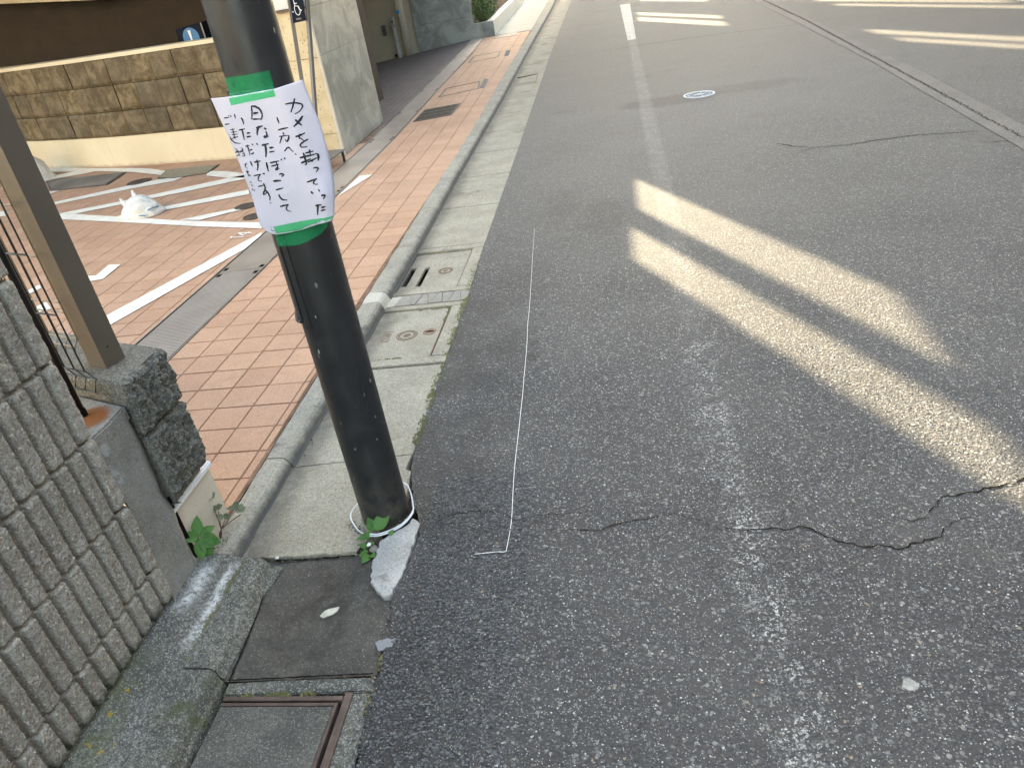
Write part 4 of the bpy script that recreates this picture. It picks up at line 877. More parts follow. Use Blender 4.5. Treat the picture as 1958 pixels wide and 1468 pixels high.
def emblem(cx, cy, z, r, parent):
    o = ob('emblem', disc_ring(cx, cy, z, r*.88, r, .0012, 32), EMBLEM, parent)
    bm = bmesh.new()
    def seg(x0_, y0_, x1_, y1_, wd=.0022):
        a, b = Vector((x0_, y0_)), Vector((x1_, y1_)); d = (b-a).normalized(); nn = Vector((-d.y, d.x))*wd/2
        q = [a+nn, b+nn, b-nn, a-nn]; lo = [bm.verts.new((cx+p.x, cy+p.y, z)) for p in q]; hi = [bm.verts.new((cx+p.x, cy+p.y, z+.0012)) for p in q]
        bm.faces.new(hi)
        for k in range(4): bm.faces.new((lo[k], lo[(k+1) % 4], hi[(k+1) % 4], hi[k]))
    for k in range(12):
        a = 2*math.pi*k/12; seg(r*.62*math.cos(a), r*.62*math.sin(a), r*.88*math.cos(a), r*.88*math.sin(a))
        b = a+math.pi/12; seg(r*.62*math.cos(a), r*.62*math.sin(a), r*.78*math.cos(b), r*.78*math.sin(b)); seg(r*.78*math.cos(b), r*.78*math.sin(b), r*.62*math.cos(a+math.pi/6), r*.62*math.sin(a+math.pi/6))
    for k in range(6):
        a = 2*math.pi*k/6; seg(0, 0, r*.40*math.cos(a), r*.40*math.sin(a))
        b = 2*math.pi*(k+1)/6; seg(r*.38*math.cos(a), r*.38*math.sin(a), r*.2*math.cos((a+b)/2), r*.2*math.sin((a+b)/2)); seg(r*.2*math.cos((a+b)/2), r*.2*math.sin((a+b)/2), r*.38*math.cos(b), r*.38*math.sin(b))
    ob('emblem_star', bm_mesh(bm), EMBLEM, parent)
emblem(-0.99, 3.73, -.0036, .042, bA)
bB = empty('chamber_cover', (-1.0, 2.98, 0), 'concrete gutter cover with a round emblem, boxed characters and a keyhole', 'drain cover')
ring_box(bB, 2.682, 3.290, 0, 0, (-1.25, -0.866, 2.745, 3.245))
ob('lid', box(-1.212, -.877, 2.752, 3.238, -.05, .0005, .002), GUTTER, bB)
ob('lid_groove', box(-.8755, -.8715, 2.752, 3.238, -.05, .003, .001), EMBLEM, bB)
ob('pit', box(-1.214, -.867, 2.746, 3.244, -.06, -.051), PIT, bB)
emblem(-1.026, 2.972, .0008, .050, bB)
ob('key_disc', disc(-.924, 2.991, 0, .0022, .031, 28), EMBLEM, bB)
ob('keyhole', prism([(-.945, 2.988), (-.926, 2.984), (-.922, 2.984), (-.903, 2.988), (-.903, 2.994), (-.922, 2.998), (-.926, 2.998), (-.945, 2.994)], .0023, .0028), PIT, bB)
def raised(strokes, z, wd, name, mat, parent, h=.0012):
    bm = bmesh.new()
    for s in strokes:
        for p, q in zip(s, s[1:]):
            a, b = Vector(p), Vector(q); d = (b-a).normalized(); nn = Vector((-d.y, d.x))*wd/2
            Q = [a+nn-d*wd*.2, b+nn+d*wd*.2, b-nn+d*wd*.2, a-nn-d*wd*.2]
            lo = [bm.verts.new((*c, z)) for c in Q]; hi = [bm.verts.new((*c, z+h)) for c in Q]
            bm.faces.new(hi)
            for k in range(4): bm.faces.new((lo[k], lo[(k+1) % 4], hi[(k+1) % 4], hi[k]))
    return ob(name, bm_mesh(bm), mat, parent)
# boxed characters cast in the lid
def cc(u, v_): return (-1.142+u*.040, 2.905+v_*.12)
raised([[cc(0, 0), cc(-.1, 1.0), cc(1.0, 1.0)], [cc(.2, .15), cc(.2, .42), cc(.9, .42), cc(.9, .15), cc(.2, .15)], [cc(.25, .28), cc(.85, .28)],
        [cc(.15, .55), cc(.15, .85), cc(.9, .85)], [cc(.3, .75), cc(.9, .75)], [cc(.3, .65), cc(.9, .65)], [cc(.55, .55), cc(.55, .85)], [cc(.3, .55), cc(.9, .55)]], .0006, .0028, 'cast_characters', EMBLEM, bB)
# crazed mortar band between the two covers
mb = [(-1.222, 3.298), (lerp(GUT_OUT, 3.3)-.002, 3.300), (lerp(GUT_OUT, 3.41)-.004, 3.418), (-1.222, 3.415)]
xs_ = [-1.222, -1.16, -1.10, -1.055, -1.01, -.975, -.935, -.89, -.845, -.803]
for i, (a, b) in enumerate(zip(xs_, xs_[1:])):
    s_ = [.02, -.015, .018, -.02, .016, -.018, .02, -.01, .015, 0][i]; s2 = [.02, -.015, .018, -.02, .016, -.018, .02, -.01, .015, 0][min(i+1, 9)]
    ob('mortar_fragment', prism(jag([(a+(s_ if i else 0)*(.4+.3*(i%3))+.0007, 3.300), (b+s2*(.4+.3*((i+1)%3))-.0007, 3.300), (b-s2*.5-.0007, 3.416), (a-(s_ if i else 0)*.5+.0007, 3.416)], .02, .0014, i), -.03, .0045+.001*(i % 3), .001), WARM_MORTAR if i in (0,) else EMB_BG, gutter)
fd = empty('far_gutter_drain', (-1.15, 9.8, 0), 'grey drain cover let into the far gutter near the kerb', 'drain cover')
ob('lid', prism([(-1.20, 9.50), (-.99, 9.52), (-1.0, 10.06), (-1.215, 9.94)], -.02, .0085, .002), GUTTER, fd)
ob('lid_groove', prism([(-.985, 9.50), (-.972, 9.50), (-.99, 10.10), (-1.003, 10.09)], -.02, .0095), EMBLEM, fd)
ob('lid_groove', prism([(-1.25, 10.02), (-1.004, 10.10), (-1.004, 10.07), (-1.24, 9.98)], -.02, .0095), CRACK, fd)
# moss growing along the gutter and asphalt edge
def moss(segs, n, label, seed, spread=.012):
    rnd = random.Random(seed); V = []; F = []
    for _ in range(n):
        s = rnd.choice(segs); t_ = rnd.random(); a, b = s
        t2 = t_; x = a[0]+(b[0]-a[0])*t2+rnd.gauss(0, spread); y = a[1]+(b[1]-a[1])*t2+rnd.gauss(0, spread*.6)
        if noise.noise(Vector((x*30, y*12, seed))) < -.12: continue
        z = a[2]; r = rnd.uniform(.002, .0055); h = r*rnd.uniform(.7, 1.6); a0 = rnd.uniform(0, 6.3); b_ = len(V)
        for k in range(4): V.append((x+r*math.cos(a0+k*1.57), y+r*math.sin(a0+k*1.57), z))
        V.append((x+rnd.uniform(-.5, .5)*r, y+rnd.uniform(-.5, .5)*r, z+h))
        F += [(b_+k, b_+(k+1) % 4, b_+4) for k in range(4)]
    o = ob('moss', mesh(V, F), MOSS); tag(o, label, 'moss', kind='stuff')
moss([((-.785, 2.10, .004), (-.790, 2.45, .004)), ((-.797, 2.40, .004), (-.802, 2.9, .004)), ((-.800, 2.8, .004), (-.812, 3.35, .004)), ((-.800, 2.8, .004), (-.812, 3.35, .004)), ((-.805, 3.2, .004), (-.825, 3.75, .004))], 2600, 'yellow green moss along the seam of gutter and asphalt', 3, .009)
ob('dark_seam', ribbon([(-1.166, 1.512), (-1.163, 1.40), (-1.166, 1.28), (-1.168, 1.14)], lambda t: .005, .0472, .0015, .008, 9), CRACK, kerb)
moss([((-1.166, 1.505, .047), (-1.164, 1.44, .047)), ((-1.164, 1.48, .047), (-1.160, 1.38, .047)), ((-1.162, 1.34, .047), (-1.166, 1.16, .047))], 620, 'dark green moss in the seam between ledge and old kerb', 4, .005)
moss([((-.87, 3.236, .002), (-1.05, 3.225, .002)), ((-.872, 3.23, .002), (-.872, 3.08, .002)), ((-1.0, 2.752, .002), (-1.10, 2.748, .002))], 500, 'moss in the rim of the emblem cover', 5, .004)
moss([((-1.0, 1.092, .001), (-.80, 1.096, .001)), ((-.669, 1.02, .004), (-.672, 1.2, .004))], 260, 'moss tufts along the near chamber frame', 6, .004)

# grit and dry bits caught along the seams
def grit(segs, n, rmin, rmax, seed, label, mat):
    rnd = random.Random(seed); V = []; F = []
    for _ in range(n):
        a, b, z, sp = rnd.choice(segs); t_ = rnd.random(); x = a[0]+(b[0]-a[0])*t_+rnd.gauss(0, sp); y = a[1]+(b[1]-a[1])*t_+rnd.gauss(0, sp)
        r = rnd.uniform(rmin, rmax)*(1 if rnd.random() < .85 else 1.7); h = r*rnd.uniform(.5, 1.1); a0 = rnd.uniform(0, 6.3); q = len(V); e = rnd.uniform(.5, 1)
        for k in range(5): t = a0+2*math.pi*k/5; V.append((x+r*math.cos(t), y+r*e*math.sin(t), z))
        for k in range(5): t = a0+2*math.pi*k/5+.3; V.append((x+r*.55*math.cos(t), y+r*.55*e*math.sin(t), z+h*rnd.uniform(.7, 1.1)))
        for k in range(5): j = (k+1) % 5; F.append((q+k, q+j, q+5+j, q+5+k))
        F.append(tuple(q+5+k for k in range(5)))
    tag(ob('grit', mesh(V, F), mat), label, 'grit', kind='stuff')
GR = M_chip('grit_grains', (0.05, 0.042, 0.032), (0.34, 0.30, 0.24)); GR2 = M_chip('dry_bits', (0.07, 0.045, 0.025), (0.22, 0.16, 0.09))
SEG = [((-1.08, 1.548), (-.86, 1.556), -.002, .008), ((-.845, 1.57), (-.80, 1.60), .006, .012), ((-.90, 1.69), (-.84, 1.64), .0075, .012), ((-.69, 1.38), (-.672, 1.16), -.001, .006), ((-1.195, 1.6), (-1.19, 2.6), .0075, .010), ((-1.055, 1.15), (-1.085, 1.50), -.002, .007),
       ((-.74, 1.74), (-.79, 2.05), .0065, .006), ((-.665, .95), (-.67, 1.14), .006, .006), ((-1.27, 1.50), (-1.25, 1.60), .052, .012), ((-.75, 1.66), (-.71, 1.72), .0105, .006)]
grit(SEG, 520, .0009, .0026, 41, 'sandy grit caught along the kerb, gutter and asphalt seams near the pole', GR)
grit(SEG, 160, .0012, .0036, 42, 'brown dry plant bits scattered in the gutter seams near the pole', GR2)

# ================================================================== RIBBED BLOCK WALL (front left)
WX = -1.265
wall = empty('ribbed_block_wall', (WX-.08, 0.9, .09), 'grey brown ribbed split-face block wall at the left front, above the concrete ledge', 'wall')
PITCH = 0.0504
def block_mesh(nribs, h, seed, end=False):
    """local: y 0..nribs*PITCH, z 0..h, faces +x. grooves centred on multiples of PITCH"""
    W = nribs*PITCH; nyy = nribs*18; nz = max(6, int(h/.004)); V = []; F = []
    for j in range(nz+1):
        z = .004+(h-.008)*j/nz
        for i in range(nyy+1):
            y = .0035+(W-.007)*i/nyy; ph = (y/PITCH) % 1.0; d = min(ph, 1-ph)*PITCH      # distance from groove centre
            g = min(1.0, max(0.0, (d-.0066)/.0026)); g = g*g*(3-2*g)
            ez = min(z-.004, h-.004-z); e = min(1.0, ez/.0045); e = math.sqrt(max(0, 1-(1-e)**2))
            ey = min(y-.0035, W-.0035-y)
            n1 = noise.noise(Vector((y*45+seed*7, z*40, seed)))*.0018+noise.noise(Vector((y*150, z*150+seed*3, 9)))*.0028+noise.noise(Vector((y*330, z*330, seed)))*.0024
            x = -.017+.018*g*(.25+.75*e)+n1*g+noise.noise(Vector((y*90, z*20, 4)))*.0006
            if ey < .003: x = min(x, -.017)
            V.append((x, y, z))
    for j in range(nz):
        for i in range(nyy):
            a = j*(nyy+1)+i; F.append((a, a+1, a+nyy+2, a+nyy+1))
    # side skirt back to the joint
    b = len(V)
    ring = [i for i in range(nyy+1)]+[(j*(nyy+1)+nyy) for j in range(1, nz+1)]+[nz*(nyy+1)+i for i in range(nyy-1, -1, -1)]+[j*(nyy+1) for j in range(nz-1, 0, -1)]
    for r_ in ring: v_ = V[r_]; V.append((-.03, v_[1], v_[2]))
    n = len(ring)
    for k in range(n): F.append((ring[k], b+k, b+(k+1) % n, ring[(k+1) % n]))
    me = mesh(V, F); me.materials.append(RIBBED); me.polygons.foreach_set('use_smooth', [True]*len(me.polygons)); return me
G0 = 1.2924
full = [block_mesh(8, .2, s) for s in (1, 2, 3)]; halfb = [block_mesh(4, .2, s) for s in (4, 5)]
low = [block_mesh(8, .112, s) for s in (6, 7)]; lowh = block_mesh(4, .112, 8)
endm = []
def end_mesh(h, seed):
    W = .046; V = []; F = []; nyy = 14; nz = int(h/.005)
    for j in range(nz+1):
        z = .004+(h-.008)*j/nz
        for i in range(nyy+1):
            y = .0035+(W-.0035)*i/nyy; g = min(1.0, max(0.0, (y-.0055)/.0060)); g = g*g*(3-2*g)
            rr2 = min(1.0, (W-y)/.008); rr2 = math.sqrt(max(0, 1-(1-rr2)**2))
            ez = min(z-.004, h-.004-z); e = min(1.0, ez/.007); e = math.sqrt(max(0, 1-(1-e)**2))
            n1 = noise.noise(Vector((y*55+seed*7, z*48, seed)))*.0035+noise.noise(Vector((y*160, z*160+seed*3, 9)))*.0022
            V.append((-.017+.021*g*(.30+.70*e)*(.3+.7*rr2)+n1*g, y+n1*.8*(i == nyy), z))
    for j in range(nz):
        for i in range(nyy): a = j*(nyy+1)+i; F.append((a, a+1, a+nyy+2, a+nyy+1))
    b = len(V)
    for j in range(nz+1): p = V[j*(nyy+1)+nyy]; V.append((-.11, p[1]+noise.noise(Vector((1, j*.3, seed)))*.002, p[2]))
    for j in range(nz): a = j*(nyy+1)+nyy; F.append((a, b+j, b+j+1, a+nyy+1))
    me = mesh(V, F); me.materials.append(RIBBED); me.polygons.foreach_set('use_smooth', [True]*len(me.polygons)); return me
e_full = [end_mesh(.2, 3), end_mesh(.2, 5)]; e_low = end_mesh(.112, 4)
for row in range(0, 7):
    z0 = .2*row if row else .088
    ends = e_low if row == 0 else e_full[row % 2]
    y = G0
    ob('block', ends, None, wall, loc=(WX, G0, z0))
    if row % 2: y -= 4*PITCH; ob('block', lowh if row == 0 else halfb[row % 2], None, wall, loc=(WX, y, z0))
    k = row
    while y > -.3:
        y -= 8*PITCH; k += 1
        ob('block', low[k % 2] if row == 0 else full[k % 3], None, wall, loc=(WX, y, z0))
ob('mortar_core', box(WX-.15, WX-.0195, -1.5, 1.325, .06, .597), JOINT, wall)
ob('mortar_core', box(WX-.15, WX-.0195, -1.5, 1.315, .5975, 1.4), JOINT, wall)
# rendered end of the lower courses with its cap
def rendered_end():
    bm = bmesh.new(); ny_, nz_ = 12, 34; G_ = []
    for j in range(nz_+1):
        z = .06+(.590-.06)*j/nz_; row = []
        for i in range(ny_+1):
            t = i/ny_; yr = 1.332+noise.noise(Vector((0, z*30, 2)))*.004; yl = 1.480+noise.noise(Vector((3, z*14, 2)))*.010+.004*math.sin(z*30)
            row.append(bm.verts.new((WX-.001+noise.noise(Vector((t*3, z*9, 5)))*.003-.012*max(0, t-.85)/.15, yr+(yl-yr)*t, z)))
        row.append(bm.verts.new((WX-.15, row[-1].co.y+.004, z)))
        G_.append(row)
    for A, B in zip(G_, G_[1:]):
        for i in range(len(A)-1): bm.faces.new((A[i], A[i+1], B[i+1], B[i]))
    return bm_mesh(bm)
ob('rendered_end', rendered_end(), CEMENT, wall, smooth=True)
ob('cap', prism([(WX-.004, 1.328), (WX+.001, 1.40), (WX-.006, 1.478), (WX-.20, 1.560), (WX-.20, 1.328)], .56, .596, .005), CAP, wall)
ob('edge_crack', mesh([(WX+.0015, 1.3325+noise.noise(Vector((0, z*40, 7)))*.004+d, z) for z in [.33+.01*k for k in range(27)] for d in (-.0012, .0012)], [(2*i, 2*i+1, 2*i+3, 2*i+2) for i in range(26)]), CRACK, wall)

# ================================================================== DIVIDING STONE WALL
sw = empty('split_stone_wall', (-1.3, 1.6, .05), 'dark rough split-face stone end of the dividing wall, on a cream plinth beside the tiles', 'wall')
dv = Vector((-.93, .37)).normalized()
def rough_block(x1, y0, y1, z0, z1, seed, amp=.009, nm='stone_block', length=.40, mat=SPLIT, bulge=.012, foot=False):
    """rough +x face, rough front face; runs back along dv"""
    nu, nz_ = 56, 44; bm = bmesh.new(); G_ = []
    for j in range(nz_+1):
        z = z0+(z1-z0)*j/nz_; row = []
        eb = min(1, min(z-z0, z1-z)/.02); eb = math.sqrt(max(0, 1-(1-eb)**2))
        pts = []
        for i in range(13):      # front face from the back towards +x
            t = 1-i/12; base = Vector((x1-.004, y0))+dv*(length*t); pts.append((base, Vector((-.37, -.93)), .25, t*length))
        for i in range(1, nu+1):
            t = i/nu; base = Vector((x1, y0+(y1-y0)*t)); pts.append((base, Vector((1, 0)), 1.0, -t*(y1-y0)))
        for i in range(1, 4):
            base = Vector((x1, y1))+dv*(length*i/3); pts.append((base, Vector((.3, .95)), .2, -1-i))
        for base, nn, k, u in pts:
            a = noise.noise(Vector((u*20+seed, z*20, seed)))*.011+noise.noise(Vector((u*55, z*55, seed)))*.009+noise.noise(Vector((u*120, z*120, seed)))*.006+noise.noise(Vector((u*260, z*260, seed)))*.003
            q = base+nn*(a*k*amp/.009+bulge*k*(eb-.6)+(eb-1)*.006-(.022*k*max(0, (z0+.045-z)/.045) if foot else 0))
            row.append(bm.verts.new((q.x, q.y, z+(noise.noise(Vector((u*40, seed, 1)))*.004 if j in (0, nz_) and k == 1 else 0))))
        G_.append(row)
    for A, B in zip(G_, G_[1:]):
        for i in range(len(A)-1): bm.faces.new((A[i], A[i+1], B[i+1], B[i]))
    f = bm.faces.new(G_[-1]); bmesh.ops.triangulate(bm, faces=[f], ngon_method='EAR_CLIP')
    me = bm_mesh(bm); ob(nm, me, mat, sw)
SX = -1.252
rough_block(SX, 1.480, 1.672, .500, .655, 3, bulge=.014)
rough_block(SX, 1.482, 1.665, .272, .494, 7, bulge=.014, foot=True)
for i in range(5):
    b0 = Vector((SX, 1.478))+dv*(.405+.4*i); b1 = b0+dv*.396; nv = Vector((.37, .93))*.185
    ob('stone_block', prism([b0, b1, b1+nv, b0+nv], .50, .654, .004), SPLIT, sw); ob('stone_block', prism([b0, b1, b1+nv, b0+nv], .285, .494, .004), SPLIT, sw)
core0 = Vector((SX-.022, 1.492)); core1 = core0+dv*2.3; nv = Vector((0, .155))
ob('mortar_core', prism([core0, core1, core1+nv, core0+nv], .27, .645), JOINT, sw)
p0 = Vector((-1.288, 1.486)); p1 = Vector((-1.286, 1.700)); p2 = p1+dv*2.3; p3 = p0+dv*2.3
ob('plinth', prism([p0, p1, p2, p3], .03, .246, .002), PLASTER, sw)
ob('plinth_edge', prism([p0+Vector((.012, -.003)), p1+Vector((.012, .003)), p2+Vector((0, .003)), p3], .2465, .262, .004), PLASTER_EDGE, sw)
ob('foot_joint', mesh([(-1.283, 1.484, .08), (-1.281, 1.484, .30), (-1.276, 1.492, .30), (-1.276, 1.494, .06)], [(0, 1, 2, 3)]), CRACK, sw)

# fence post (square, bronze) with channel
fp = empty('fence_post', (-1.375, 1.61, .655), 'square bronze fence post standing on the split stone wall', 'fence post')
post = [Vector((-1.414, 1.596)), Vector((-1.352, 1.574)), Vector((-1.334, 1.632)), Vector((-1.396, 1.655))]
ob('post', prism(post, .655, 2.3, .0015), BRONZE, fp)
ch = [post[0]+dv*.004+Vector((.004, .012)), post[0]+dv*.026+Vector((.004, .012)), post[3]+dv*.026, post[3]+dv*.004]
ob('channel', prism(ch, .655, 2.3, .001), BRONZE_DK, fp)
ob('rivet', disc(0, 0, 0, .001, .0022, 10), CRACK, fp) if False else None
def rivet(p, z): 
    me = tube([(p.x, p.y, z), (p.x+.0012, p.y-.0002, z)], .0024, 10); ob('rivet', me, CRACK, fp)
rivet(Vector((-1.3445, 1.600)), .705)

# mesh fences along the dividing wall
def mesh_panel(name, label, x1, y1, zs_h, z_bot, z_top, nv_, mat, sp=.0395, r=.0021, foldz=(), group=None):
    t = empty(name, (x1, y1, z_bot), label, 'fence', group)
    org = Vector((x1, y1)); nn = Vector((dv.y, -dv.x)) if False else Vector((-.37, -.93)).normalized()
    at = lambda u, off, z: (org.x+dv.x*u+nn.x*off, org.y+dv.y*u+nn.y*off, z)
    for k in range(nv_):
        u = k*sp; pts = [at(u, 0, z_top)]
        for (za, zb, off) in foldz: pts += [at(u, 0, za), at(u, off, (za+zb)/2), at(u, 0, zb)]
        pts.append(at(u, 0, z_bot)); ob('vertical_wire', tube(pts, r, 8), mat, t)
    for z in zs_h: ob('cross_wire', tube([at(-.004, .003, z), at(nv_*sp, .003, z)], r, 8), mat, t)
    for (za, zb, off) in foldz: ob('cross_wire', tube([at(-.004, off, (za+zb)/2), at(nv_*sp, off, (za+zb)/2)], r, 8), mat, t)
    return t, at
blk, at = mesh_panel('black_mesh_fence', 'black wire mesh fence panel beside the rust stain, nearest the ribbed wall', -1.297, 1.440, (1.014, .868, .722), .722, 1.9, 10, BLACK_WIRE)
# its folded foot: bent out and down
for k in range(10):
    u = k*.0395
    ob('foot_wire', tube([at(u, 0, .722), at(u-.026, -.004, .700), at(u-.010, .004, .666)], .0021, 8), BLACK_WIRE, blk)
ob('cross_wire', tube([at(-.030, -.004, .700), at(.36, -.004, .700)], .0021, 8), BLACK_WIRE, blk)
ob('cross_wire', tube([at(-.013, .004, .666), at(.36, .004, .666)], .0021, 8), BLACK_WIRE, blk)
tan, at2 = mesh_panel('tan_mesh_fence', 'tan wire mesh fence panel joined to the bronze post', -1.395, 1.575, (1.093, .968, .848), .745, 1.9, 10, TAN_WIRE, foldz=())
ob('cross_wire', tube([at2(-.004, .003, .820), at2(.38, .003, .820)], .0021, 8), TAN_WIRE, tan)
for k in range(10):
    u = k*.0395; ob('foot_wire', tube([at2(u, 0, .745), at2(u-.012, .020, .735), at2(u, .022, .710)], .002, 8), TAN_WIRE, tan)
ob('cross_wire', tube([at2(-.012, .020, .735), at2(.36, .020, .735)], .0021, 8), TAN_WIRE, tan)
ob('cross_wire', tube([at2(-.004, .003, .748), at2(.36, .003, .748)], .0021, 8), TAN_WIRE, tan)
rod = empty('black_fence_rod', (-1.362, 1.447, .596), 'thick black fence rod rising from the rust stain on the wall cap', 'fence post')
ob('rod', tube([(-1.361, 1.444, .590), (-1.361, 1.444, 1.9)], .0085, 14), BLACK_WIRE, rod, smooth=True)
ob('foot', tube([(-1.361, 1.444, .592), (-1.361, 1.444, .615)], .0105, 14), CRACK, rod)

# ================================================================== UTILITY POLE
PC = lambda z: (-.80+.008*z, 1.735)
pole = empty('utility_pole', (-.80, 1.735, 0), 'black painted steel pole with the taped paper notice, at the gutter edge', 'pole')
def shell(a0, a1, z0, z1, r, thick=0.0, nu=64, nz_=2, rfun=None):
    bm = bmesh.new(); rows = []
    for j in range(nz_+1):
        z = z0+(z1-z0)*j/nz_; c = PC(z)
        rows.append([bm.verts.new((c[0]+(r if not rfun else rfun(a, z))*math.cos(R(a)), c[1]+(r if not rfun else rfun(a, z))*math.sin(R(a)), z)) for a in [a0+(a1-a0)*k/nu for k in range(nu+1)]])
    for A, B in zip(rows, rows[1:]):
        for k in range(nu): bm.faces.new((A[k], A[k+1], B[k+1], B[k]))
    if thick:
        bmesh.ops.recalc_face_normals(bm, faces=bm.faces)
        bmesh.ops.solidify(bm, geom=list(bm.faces), thickness=thick)
    else: bmesh.ops.remove_doubles(bm, verts=bm.verts, dist=1e-5)
    return bm_mesh(bm)
ob('shaft', shell(0, 360, -.05, 5.0, .072, nu=96, nz_=4), POLE, pole, smooth=True)
def panel(a0, a1, z0, z1, r, h, round_bottom=0.0):
    bm = bmesh.new(); nu = 20; outer = []; inner = []
    zs = [z0, z1]
    for a in [a0+(a1-a0)*k/nu for k in range(nu+1)]:
        t = (a-a0)/(a1-a0); zb = z0+round_bottom*(1-math.sqrt(max(0, 1-(1-min(1, t/.25))**2)))
        col_ = []
        for z in (zb, z1):
            c = PC(z)
            for rr_ in (r-.002, r+h): col_.append(bm.verts.new((c[0]+rr_*math.cos(R(a)), c[1]+rr_*math.sin(R(a)), z)))
        outer.append(col_)
    for A, B in zip(outer, outer[1:]):
        bm.faces.new((A[1], B[1], B[3], A[3])); bm.faces.new((A[0], B[0], B[1], A[1])); bm.faces.new((A[2], B[2], B[3], A[3]))
    for A in (outer[0], outer[-1]): bm.faces.new((A[0], A[1], A[3], A[2]))
    return bm_mesh(bm)
ob('door_flange', panel(-127, -108, .672, 1.25, .072, .0022), POLE, pole)
ob('hand_hole_door', panel(-205, -126, .690, 1.25, .072, .0055, .012), POLE, pole)
hk = []
for k in range(9):
    a = -128-k*7.0; z = .686+(.004 if k < 2 else 0)+max(0, k-3)**2*.0013; c = PC(z); rr2 = .0795
    hk.append((c[0]+rr2*math.cos(R(a)), c[1]+rr2*math.sin(R(a)), z))
ob('door_hook', tube(hk, .0042, 10), POLE, pole, smooth=True)
c = PC(.735); ob('hook_stud', tube([(c[0]+.074*math.cos(R(-186)), c[1]+.074*math.sin(R(-186)), .735), (c[0]+.086*math.cos(R(-186)), c[1]+.086*math.sin(R(-186)), .735)], .005, 10), POLE, pole)
ob('weld_collar', shell(0, 360, -.01, .010, .0745, nu=64, nz_=1), RUST_STEEL, pole, smooth=True)

# paper notice
pang = R(3.0); pn = Vector((math.sin(pang), -math.cos(pang), 0)); pu = Vector((math.cos(pang), math.sin(pang), 0))
PP = Vector((-.80+.008*1.1, 1.735, 0))+pn*(.072+.0085)
def paper_off(u, z):
    """how far the sheet falls back from its tangent plane at (u, z)"""
    c = -.50*u*u
    c += -.010*max(0, (abs(u)-.075)/.04)**2
    low = max(0, (1.02-z)/.08)
    c += .003*low*math.exp(-((u+.075)/.025)**2) - .004*low*math.exp(-((u-.02)/.03)**2)
    c += .0035*math.sin(u*60+z*9)*max(0, min(1, (abs(u)-.02)/.05))
    c += .0022*noise.noise(Vector((u*16, z*14, 2)))
    c += .010*math.exp(-((u-.105)/.018)**2-((z-1.0)/.035)**2)
    return c
def on_paper(u, z, lift=0.0): return PP+pu*u+pn*(paper_off(u, z)+lift)+Vector((0, 0, z))
def poly_surface(poly, fn, step, lift):
    """triangulated outline, subdivided and laid on fn"""
    bm = bmesh.new(); f = bm.faces.new([bm.verts.new((p[0], p[1], 0)) for p in poly]); bmesh.ops.triangulate(bm, faces=[f])
    for _ in range(9):
        es = [e for e in bm.edges if e.calc_length() > step]
        if not es: break
        bmesh.ops.subdivide_edges(bm, edges=es, cuts=1); bmesh.ops.triangulate(bm, faces=bm.faces)
    for v_ in bm.verts: v_.co = fn(v_.co.x, v_.co.y, lift)
    return bm_mesh(bm)
note = empty('paper_notice', (-.79, 1.66, 1.1), 'white paper with black handwritten Japanese, taped to the black pole', 'notice')
me = poly_surface(D['paper_edge'], on_paper, .008, 0.0)
ps = ob('sheet', me, PAPER, note, smooth=True)
sf = ps.modifiers.new('thickness', 'SOLIDIFY'); sf.thickness = .00025; sf.offset = -1
def surf_strokes(strokes, fn, wd, lift, name, parent, seed=1):
    rnd = random.Random(seed); V = []; F = []
    for s in strokes:
        P = [Vector((a, b)) for a, b in s]
        if len(P) > 2:     # round the corners a little
            Q = [P[0]]
            for a, b, c_ in zip(P, P[1:], P[2:]): Q += [a.lerp(b, .72) if a is P[0] else (a+b)/2*.3+b*.7, b*.6+(a+c_)*.2, b.lerp(c_, .28)]
            Q.append(P[-1]); P = Q
        R_ = [P[0]]
        for a, b in zip(P, P[1:]):
            n = max(1, int((b-a).length/.0022)); R_ += [a.lerp(b, (i+1)/n) for i in range(n)]
        b0 = len(V); w0 = wd*rnd.uniform(.8, 1.2); L = len(R_)
        for i, p in enumerate(R_):
            d = (R_[min(i+1, L-1)]-R_[max(i-1, 0)]); d = d.normalized() if d.length > 0 else Vector((1, 0)); n = Vector((-d.y, d.x))
            t = i/(L-1); ww = w0*(.62+.38*math.sin(math.pi*min(1, t*1.15+.08)))*rnd.uniform(.9, 1.1)/2
            a_, c_ = p+n*ww, p-n*ww; V += [tuple(fn(a_.x, a_.y, lift)), tuple(fn(c_.x, c_.y, lift))]
            if i: F.append((b0+2*i-2, b0+2*i-1, b0+2*i+1, b0+2*i))
        lift += .000004
    return ob(name, mesh(V, F), INK, parent)
for i, line in enumerate(D['writing']): surf_strokes(line, on_paper, .0042 if i in (0, 2) else (.0034 if i < 4 else (.0024 if i == 4 else .0016)), .0006, 'writing', note, i+1)
def on_pole(u, z, lift):
    """blend: over the sheet the tape lies on the paper, elsewhere on the pole"""
    q = PP+pu*u+Vector((0, 0, z)); c = PC(z)
    a = math.atan2(-(.0725), u-.003) if False else None
    EB = [(-.045, .929), (-.0337, .9274), (-.0032, .9279), (.026, .9297), (.0731, .9392), (.103, .9427), (.12, .950)]; zb = lerp(EB, u)
    pp_ = on_paper(u, z, lift)
    r_ = .0738 if u > -.028 else .0785
    uu = max(-.070, min(.098, u-.006)); ang = -90+math.degrees(uu/.072*1.0)+3
    cp = Vector((c[0]+(r_+lift)*math.cos(R(ang)), c[1]+(r_+lift)*math.sin(R(ang)), z))
    t = (1.2425+.004*max(0, u-.03)/.03-z)/.006 if z > 1.1 else (z-zb)/.008
    t = max(0, min(1, t+.5))
    return cp.lerp(pp_, t)
def tape_u(u, z, lift):
    return on_pole(u, z, lift)
